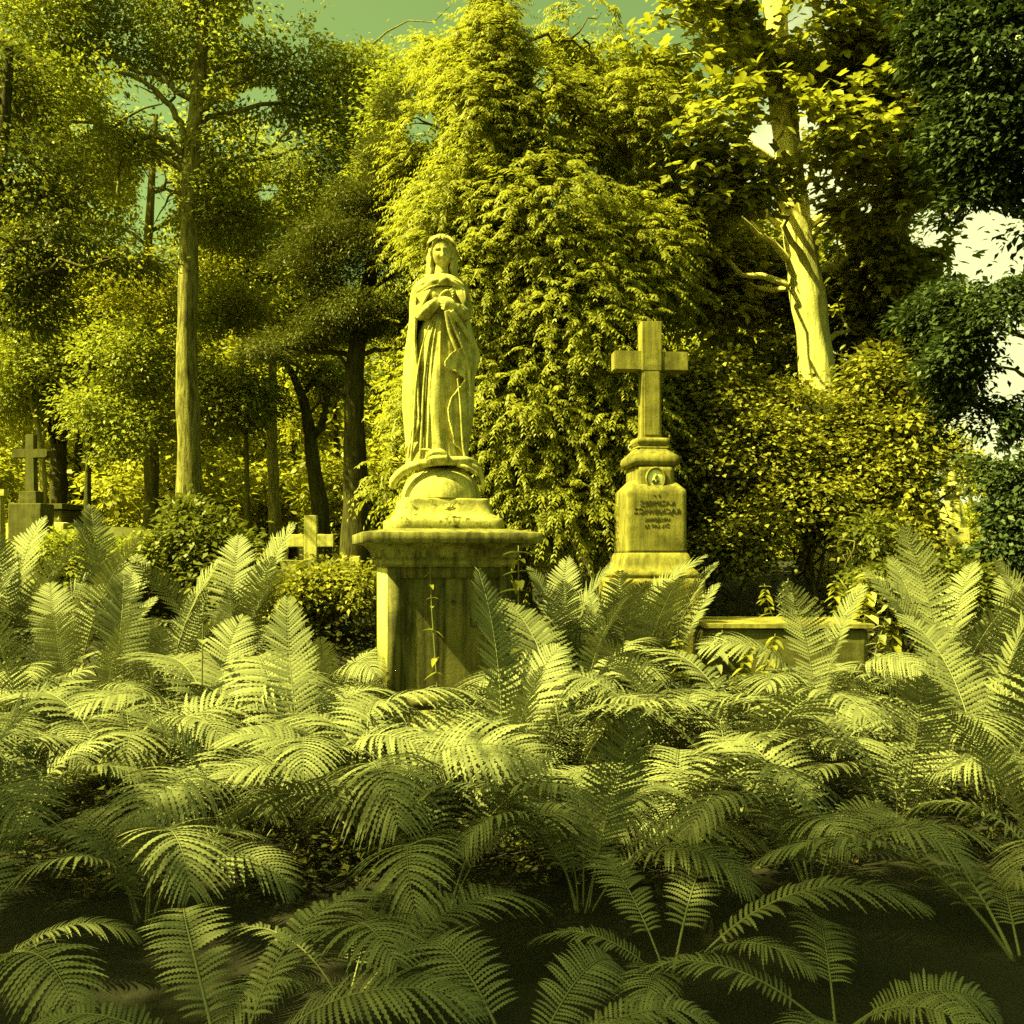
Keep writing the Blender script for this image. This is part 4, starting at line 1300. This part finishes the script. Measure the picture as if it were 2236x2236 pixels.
# trees of the wood behind: three kinds, copied
def far_tree_master(h, wid, n, leaf, bark, low):
    o = empty('woodland_tree', (0, 0, 0))
    tb = MB()
    tp = trunk_mesh(tb, [(0, 0, -.3), (.05, 0, h * .3), (-.1, .05, h * .6), (.1, 0, h * .92)], h * .016 + .03, .03, 30, 9)
    E = []
    for k in range(9):
        z = h * random.uniform(low, .93)
        rr = wid * (1 - .5 * abs(z / h - .6))
        a = random.uniform(0, 2 * PI)
        E.append((math.cos(a) * rr * .55, math.sin(a) * rr * .55, z, rr * .6, rr * .6, h * .10))
    limbs_to(tb, tp, np.array(E)[:, :3], .05, 5)
    link(bpy.data.objects.new('trunk', tb.mesh('trunk', bark, True)), o)
    V, f, C, pk = crown(E, n, 22, .55, .20, None, 'flat', -.12, .6, .2, .4, .9)
    link(bpy.data.objects.new('crown', mesh_np('crown', V, f, leaf)), o)
    return o


masters = [far_tree_master(9.5, 2.6, 420, L_back, M_bark_mid, .22), far_tree_master(12, 2.8, 450, L_back, M_bark_pale, .40), far_tree_master(7.0, 2.3, 340, L_back, M_bark_dark, .10)]
spots = [(-40, 24, 2, 1.0), (60, 30, 0, 1.1), (170, 26, 2, 1.1), (270, 32, 0, 1.0), (330, 23, 2, .9), (380, 36, 0, 1.15), (470, 28, 2, 1.1), (520, 34, 0, 1.0), (570, 40, 1, 1.2), (640, 30, 2, 1.05), (690, 36, 0, 1.0), (740, 26, 2, .95), (800, 33, 0, 1.0), (860, 24, 2, 1.0), (940, 30, 0, .95),
         (1050, 22, 2, 1.0), (1180, 27, 0, .8), (1300, 20, 2, .95), (1420, 24, 2, 1.0), (1530, 19, 2, 1.0), (1640, 23, 2, 1.1), (1760, 20, 2, 1.0), (1880, 26, 2, .95), (1980, 30, 2, .8), (2120, 36, 2, .75), (2230, 30, 2, .55), (2330, 24, 2, .6), (-160, 20, 2, 1.0), (220, 44, 1, 1.1), (640, 48, 1, 1.1), (420, 50, 0, 1.1), (760, 46, 0, 1.1), (-90, 40, 1, 1.0), (90, 50, 1, 1.0)]
used = set()
GL = 'slender leafy tree in the sunlit wood far behind the graves'
for px, Y, k, s_ in spots:
    c = P(px, HZ, Y)
    src = masters[k]
    if k not in used:
        r = src; used.add(k)
    else:
        r = link(src.copy())
        for ch in src.children:
            d = ch.copy(); col.objects.link(d); d.parent = r
    r.location = (c.x, Y, float(ground_z(c.x, Y)))
    r.rotation_euler = (0, 0, random.uniform(0, 6.28))
    r.scale = (s_ * random.uniform(.9, 1.1),) * 2 + (s_,)
    tag(r, GL, 'tree', 'trees of the wood behind the graveyard')

# the far edge of the wood reads as one mass
E = []
for k in range(70):
    x = random.uniform(-55, 55)
    y = random.uniform(52, 75)
    if 24 < x: h = random.uniform(1.0, 2.4)
    else: h = random.uniform(2.2, 5.5)
    E.append((x, y, h, 4.5, 3, h))
V, f, C, pk = crown(E, 3200, 12, 1.0, .5, None, 'flat', -.5, .7, .2, .5, .4)
tag(link(bpy.data.objects.new('woods', mesh_np('woods', V, f, L_back))), 'far edge of the wood closing the view', None, None, 'stuff')

# unseen tree added behind the viewpoint to shade the nearest ferns
o = tree('added_shade_tree', 'unseen leafy tree added left of and behind the viewpoint to shade the nearest ferns', 'tree', (-6.0, -2.2, float(ground_z(-6.0, -2.2))))
tb = MB()
tp = trunk_mesh(tb, [(-6.0, -2.2, -.2), (-5.9, -2.1, 2.5), (-5.6, -1.4, 5.0), (-5.2, -.8, 6.8)], .2, .06, 40, 14)
E = [(-7.0, .1, 6.3, 1.2, 1.0, .5), (-5.6, .2, 6.4, 1.2, 1.0, .5), (-4.2, .1, 6.3, 1.2, 1.0, .5), (-2.8, .2, 6.4, 1.1, 1.0, .5), (-6.2, -1.0, 6.6, 1.4, .9, .6), (-4.2, -1.0, 6.6, 1.4, .9, .6)]
E2 = [(-7.0, 1.3, 6.2, 1.2, .7, .4), (-5.6, 1.4, 6.3, 1.2, .7, .4), (-4.2, 1.3, 6.2, 1.2, .7, .4), (-2.8, 1.3, 6.3, 1.2, .7, .4)]
limbs_to(tb, tp, np.array(E)[:, :3], .06)
part_mesh('trunk', tb.mesh('trunk', M_bark_mid, True), o)
V, f, C, pk = crown(E, 1300, 22, .34, .13, None, 'flat', -.55, .6, .3, .4, 1.0)
V2_, f2_, C, pk = crown(E2, 240, 20, .24, .13, None, 'flat', -.05, .6, .3, .4, 1.6)
V, f = np.concatenate([V, V2_]), np.concatenate([f, f2_ + len(V)])
part_mesh('crown', mesh_np('crown', V, f, L_oak), o)
# ------------------------------------------------------------------ ferns
def frond_mesh(name, Ln, el0, el1, wmax, npin, seed, lobes=11, twist=0.0, bend=0.0, droop=.35):
    """one arching pinnate frond, base at the origin, leaning out along +x"""
    r = np.random.default_rng(seed)
    n = 60
    t = np.linspace(0, 1, n)
    el = el0 + (el1 - el0) * t ** 1.5
    azm = bend * t ** 2
    ds = Ln / (n - 1)
    T = np.stack([np.cos(el) * np.cos(azm), np.cos(el) * np.sin(azm), np.sin(el)], -1)
    Pc = np.concatenate([[np.zeros(3)], np.cumsum((T[:-1] + T[1:]) / 2 * ds, 0)])
    mb = MB()
    mb.tube(Pc, np.interp(t, [0, .15, .6, 1], [.0065, .005, .003, .0008]), 6)
    st = .14 + .08 * r.random()
    tt = st + (1 - st) * (np.arange(npin) + .5) / npin
    tt = 1 - (1 - tt) ** 1.08
    Vs, Fs, k = [], [], 0
    L1 = 2 * lobes + 1
    s = np.linspace(0, 1, L1)
    tooth = np.where(np.arange(L1) % 2 == 0, .36, 1.0)
    # width of a pinna along its length
    wprof = np.interp(s, [0, .06, .45, .8, 1], [.45, .9, 1.0, .72, .05])
    for sg in (-1, 1):
        for j, tj in enumerate(tt):
            if r.random() < .012: continue
            q = tj * (n - 1); i = min(int(q), n - 2); a = q - i
            p0 = Pc[i] * (1 - a) + Pc[i + 1] * a
            tg = T[i] * (1 - a) + T[i + 1] * a; tg /= np.linalg.norm(tg)
            az_ = azm[i]
            sd = np.array([-math.sin(az_), math.cos(az_), 0]) * sg
            up = np.cross(tg, sd * sg); up /= np.linalg.norm(up)
            ct, sn = math.cos(twist * tj), math.sin(twist * tj)
            sd, up = sd * ct + up * sn * sg, up * ct - sd * sn * sg
            prof = np.interp(tj, [.08, .2, .4, .62, .8, .93, 1], [.22, .48, .82, 1, .82, .42, .12])
            Lp = wmax * prof * r.uniform(.92, 1.07)
            ang = R(np.interp(tj, [0, .6, 1], [84, 66, 40])) + r.normal() * .035
            d = sd * math.sin(ang) + tg * math.cos(ang)
            lift = R(np.interp(tj, [0, .5, 1], [20, 14, 6])) + r.normal() * .05
            d = d * math.cos(lift) + up * math.sin(lift)
            wd = np.cross(up, d); wd /= np.linalg.norm(wd)
            nn = np.cross(d, wd)
            ww = min(.021, (1 - st) * Ln / npin * .56) * (.45 + .55 * prof)
            # droop and forward sweep along the pinna
            mid = p0 + d[None] * (Lp * s)[:, None] + tg[None] * (.12 * Lp * s ** 2)[:, None] + np.array([0, 0, -1.0])[None] * (droop * Lp * s ** 2.2 * r.uniform(.7, 1.3))[:, None]
            half = ww * wprof * tooth
            fw = d * .004
            V = np.stack([mid - wd * half[:, None] + fw - nn * (half * .25)[:, None], mid, mid + wd * half[:, None] + fw - nn * (half * .25)[:, None]], 1).reshape(-1, 3)
            b = np.arange(L1 - 1, dtype=np.int32) * 3
            f = np.concatenate([np.stack([b, b + 3, b + 4, b + 1], -1), np.stack([b + 1, b + 4, b + 5, b + 2], -1)])
            Vs.append(V); Fs.append(f + k); k += len(V)
    mb.add(np.concatenate(Vs), np.concatenate(Fs))
    return mb.mesh(name, L_fern)


fr_arch = [frond_mesh('frond', random.uniform(1.0, 1.2), R(random.uniform(64, 78)), R(random.uniform(-70, -25)), random.uniform(.21, .27), random.randint(38, 43), 100 + i, 10, random.uniform(-.5, .5), random.uniform(-.5, .5), random.uniform(.25, .5)) for i in range(14)]
fr_up = [frond_mesh('frond', random.uniform(1.1, 1.3), R(random.uniform(78, 86)), R(random.uniform(20, 50)), random.uniform(.19, .24), random.randint(38, 43), 200 + i, 10, random.uniform(-.4, .4), random.uniform(-.4, .4), random.uniform(.12, .3)) for i in range(9)]
fr_low = [frond_mesh('frond', random.uniform(.75, .95), R(random.uniform(45, 60)), R(random.uniform(-60, -30)), random.uniform(.15, .19), random.randint(36, 42), 300 + i, 10, random.uniform(-.5, .5), random.uniform(-.5, .5), .4) for i in range(6)]


def fern(x, y, label, kind='arch', nf=9, sc_=1.0, az0=None, spread=2 * PI, group='ferns of the fern bed'):
    z = float(ground_z(x, y))
    o = empty('fern', (x, y, z))
    tag(o, label, 'fern', group)
    a0 = random.uniform(0, 2 * PI) if az0 is None else az0
    for k in range(nf):
        pool = {'arch': fr_arch, 'up': fr_up, 'low': fr_low}[kind]
        if kind == 'arch' and random.random() < .10: pool = fr_up
        if kind == 'up' and random.random() < .30: pool = fr_arch
        ch = bpy.data.objects.new('frond', random.choice(pool))
        col.objects.link(ch); ch.parent = o
        a = a0 + (k + random.uniform(-.3, .3)) / nf * spread - (spread / 2 if az0 is not None else 0)
        ch.rotation_euler = (random.uniform(-.22, .22), random.uniform(-.22, .16), a)
        ch.location = (math.cos(a) * .03, math.sin(a) * .03, .02)
        s_ = sc_ * random.uniform(.66, 1.12)
        ch.scale = (s_, s_ * random.uniform(.9, 1.1), s_)
    return o


ORD = ['first', 'second', 'third', 'fourth', 'fifth', 'sixth', 'seventh', 'eighth', 'ninth', 'tenth', 'eleventh', 'twelfth', 'thirteenth', 'fourteenth', 'fifteenth']
# rows from the camera to the graves: (Y, [pixel columns], kind, size, name of the row)
ROWS = [
    (2.55, [480, 1120, 1800], 'low', .80, 'nearest dark row'),
    (3.00, [-60, 780, 1450, 2250], 'low', .95, 'second row from the front'),
    (3.55, [-180, 300, 980, 1250, 1760, 2330], 'arch', .82, 'third row from the front'),
    (4.20, [40, 520, 800, 1480, 1960], 'arch', 1.0, 'fourth row from the front'),
    (4.85, [-120, 290, 700, 1080, 1620, 2150], 'arch', 1.05, 'fifth row from the front'),
    (5.40, [60, 480, 860, 1240, 1480, 1850, 2330], 'arch', 1.0, 'sixth row from the front'),
    (5.85, [-120, 240, 660, 1010, 1300, 1640, 2030], 'arch', .92, 'row just in front of the pedestal'),
    (6.40, [60, 420, 700, 1240, 1450, 1780, 2180], 'arch', .95, 'row level with the pedestal'),
    (6.95, [-40, 180, 330, 1240, 1380, 2080, 2280], 'up', .98, 'row behind the pedestal'),
    (7.55, [60, 240, 520, 1220, 1340, 1460, 2160], 'up', .98, 'last row before the tall stone cross'),
]
DESC = {'low': 'small spreading fern', 'arch': 'pale arching fern', 'up': 'tall upright fern'}
for Y, cols, kind, s_, nm in ROWS:
    for i, px in enumerate(sorted(cols)):
        y = Y + random.uniform(-.15, .15)
        c = P(px + random.uniform(-30, 30), HZ, y)
        low_ = 5.2 < Y < 6.2 and 780 < px < 1130
        fern(c.x, y, f'{DESC["low" if low_ else kind]}, {ORD[i]} from the left in the {nm}', 'low' if low_ else kind, random.randint(7, 9) if kind != 'low' else random.randint(5, 7), s_ * random.uniform(.9, 1.1))

# ------------------------------------------------------------------ ground plants
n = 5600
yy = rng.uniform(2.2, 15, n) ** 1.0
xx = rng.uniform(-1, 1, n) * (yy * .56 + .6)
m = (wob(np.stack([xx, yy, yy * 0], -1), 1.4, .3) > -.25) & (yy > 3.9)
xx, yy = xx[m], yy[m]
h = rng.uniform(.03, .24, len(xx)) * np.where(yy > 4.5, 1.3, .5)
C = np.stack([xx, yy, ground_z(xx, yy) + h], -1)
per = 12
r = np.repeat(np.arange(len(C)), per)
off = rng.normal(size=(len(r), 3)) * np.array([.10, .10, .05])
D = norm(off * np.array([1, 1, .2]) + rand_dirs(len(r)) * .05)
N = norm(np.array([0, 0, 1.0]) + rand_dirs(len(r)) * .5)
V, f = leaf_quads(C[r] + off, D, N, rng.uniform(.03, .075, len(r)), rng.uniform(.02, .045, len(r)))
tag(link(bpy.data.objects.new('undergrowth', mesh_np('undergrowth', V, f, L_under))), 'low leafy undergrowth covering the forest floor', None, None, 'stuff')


def herb(name, label, x, y, h, nl, ls, leaf, asp=.55, cat='plant', group=None, lean=.0):
    """upright stem with opposite leaves"""
    z = float(ground_z(x, y))
    o = empty(name, (x, y, z)); tag(o, label, cat, group)
    tb = MB()
    c = curve_pts([(0, 0, -.05), (lean * .3, 0, h * .4), (lean, .02, h * .8), (lean * 1.2, .03, h)], 20)
    tb.tube(c, np.linspace(.007, .003, len(c)), 6)
    tb.build('stem', L_stem, o, True)
    for k in range(nl):
        t = .35 + .65 * (k + .5) / nl
        p = c[int(t * (len(c) - 1))]
        a = k * 1.6 + random.uniform(-.3, .3)
        for sg in (0, PI):
            d = np.array([math.cos(a + sg), math.sin(a + sg), random.uniform(-.6, .2)]); d /= np.linalg.norm(d)
            L = ls * (1.15 - .6 * t) * random.uniform(.8, 1.2)
            up = np.array([0, 0, 1.0]); sd = np.cross(d, up); sd /= np.linalg.norm(sd); nn = np.cross(sd, d)
            lb = MB()
            ss = np.linspace(0, 1, 15)
            mid = p + d * (L * ss)[:, None] - np.array([0, 0, 1.0]) * (L * .22 * ss ** 2)[:, None]
            w_ = L * asp * .5 * np.interp(ss, [0, .12, .35, .75, 1], [.05, .75, 1, .55, .02]) * np.where(np.arange(15) % 2, 1, .88)
            V = np.stack([mid - sd * w_[:, None] + nn * (w_ * .3)[:, None], mid, mid + sd * w_[:, None] + nn * (w_ * .3)[:, None]], 1).reshape(-1, 3)
            b = np.arange(14) * 3
            lb.add(V, np.concatenate([np.stack([b, b + 3, b + 4, b + 1], -1), np.stack([b + 1, b + 4, b + 5, b + 2], -1)]))
            lb.build('leaf', leaf, o)
    return o


c = P(1132, HZ, 6.0)
herb('nettle', 'leafy nettle stem with large toothed leaves against the right side of the pedestal', c.x, 5.95, 1.36, 9, .16, L_under, .55)
c = P(960, HZ, 5.98)
herb('climbing_weed', 'thin weed with small leaves climbing up the pedestal front', c.x, 5.98, 1.22, 7, .085, L_shrub, .5, 'plant', None, -.05)
c = P(440, HZ, 5.6)
herb('bindweed', 'thin stem carrying pale heart-shaped leaves among the left ferns', c.x, 5.6, 1.0, 3, .12, L_fern, .75)
for k in range(15):
    px = 1470 + 36 * k + random.uniform(-25, 25); Y = random.choice((6.7, 7.0, 7.75, 8.0)) + random.uniform(-.15, .15); h = random.uniform(.55, .98)
    c = P(px, HZ, Y)
    herb('tall_herb', ['leafy herb', 'bright broad-leaved herb', 'slim tall herb'][k % 3] + f', {ORD[k]} from the left among those crowding the raised grave', c.x, Y, h, 13, random.uniform(.10, .17), L_shrub if k % 3 else L_fern, random.uniform(.4, .6), 'plant', 'herbs crowding the raised grave', random.uniform(-.2, .2))

c = P(1868, HZ, 7.2)
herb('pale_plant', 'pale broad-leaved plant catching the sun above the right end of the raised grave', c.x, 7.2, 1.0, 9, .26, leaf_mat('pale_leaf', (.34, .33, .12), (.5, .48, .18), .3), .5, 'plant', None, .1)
# ------------------------------------------------------------------ camera, sky and sun
cam = bpy.data.cameras.new('camera')
co = bpy.data.objects.new('camera', cam)
col.objects.link(co)
co.location = (0, 0, EYE)
co.rotation_euler = (PI / 2, 0, 0)
cam.sensor_width = 36
cam.lens = 36 * F / 2236
cam.shift_y = (HZ - 1118) / 2236
cam.clip_end = 400
sc.camera = co

el = math.asin(SUN_TO.z)
az = math.atan2(SUN_TO.x, SUN_TO.y)
w = bpy.data.worlds.new('World')
sc.world = w
w.use_nodes = True
nt = w.node_tree
nt.nodes.clear()
sky = nt.nodes.new('ShaderNodeTexSky')
sky.sky_type = 'NISHITA'
sky.sun_disc = False
sky.sun_elevation = el
sky.sun_rotation = az
sky.dust_density = 4.0
bg = nt.nodes.new('ShaderNodeBackground')
bg.inputs['Strength'].default_value = SKY_S
# the picture is toned: a yellow-green filter over all the light
skyc = mixc(nt, 1.0, sky.outputs[0], (0.90, 0.98, 0.17), 'MULTIPLY')
# cloud-like white patch added to brighten the sky low on the right
wtc = nt.nodes.new('ShaderNodeTexCoord')
dp = nt.nodes.new('ShaderNodeVectorMath'); dp.operation = 'DOT_PRODUCT'
nt.links.new(wtc.outputs['Generated'], dp.inputs[0])
dp.inputs[1].default_value = Vector((.56, .90, .22)).normalized()
cn = noise(nt, wtc.outputs['Generated'], 5.0, 7, .6)
ad = nt.nodes.new('ShaderNodeMath'); ad.operation = 'MULTIPLY_ADD'
nt.links.new(cn, ad.inputs[0]); ad.inputs[1].default_value = .10
nt.links.new(dp.outputs['Value'], ad.inputs[2])
cf = ramp(nt, ad.outputs[0], [(.985, (0, 0, 0)), (1.03, (1, 1, 1))])
skyc = mixc(nt, cf, skyc, (4.2, 4.4, 2.0))
nt.links.new(skyc, bg.inputs['Color'])
wo = nt.nodes.new('ShaderNodeOutputWorld')
nt.links.new(bg.outputs[0], wo.inputs[0])
sl = bpy.data.lights.new('sun', 'SUN')
sl.energy = SUN_E
sl.angle = R(0.6)
sl.color = (1.0, 0.955, 0.22)
so = bpy.data.objects.new('sun', sl)
col.objects.link(so)
so.rotation_euler = SUN_TO.to_track_quat('Z', 'Y').to_euler()
sc.view_settings.view_transform = 'Standard'
sc.view_settings.look = 'None'
sc.view_settings.exposure = EXPO
sc.view_settings.gamma = 1
sc.cycles.max_bounces = 6
sc.cycles.diffuse_bounces = 3
sc.cycles.transmission_bounces = 4
sc.cycles.use_denoising = DENOISE
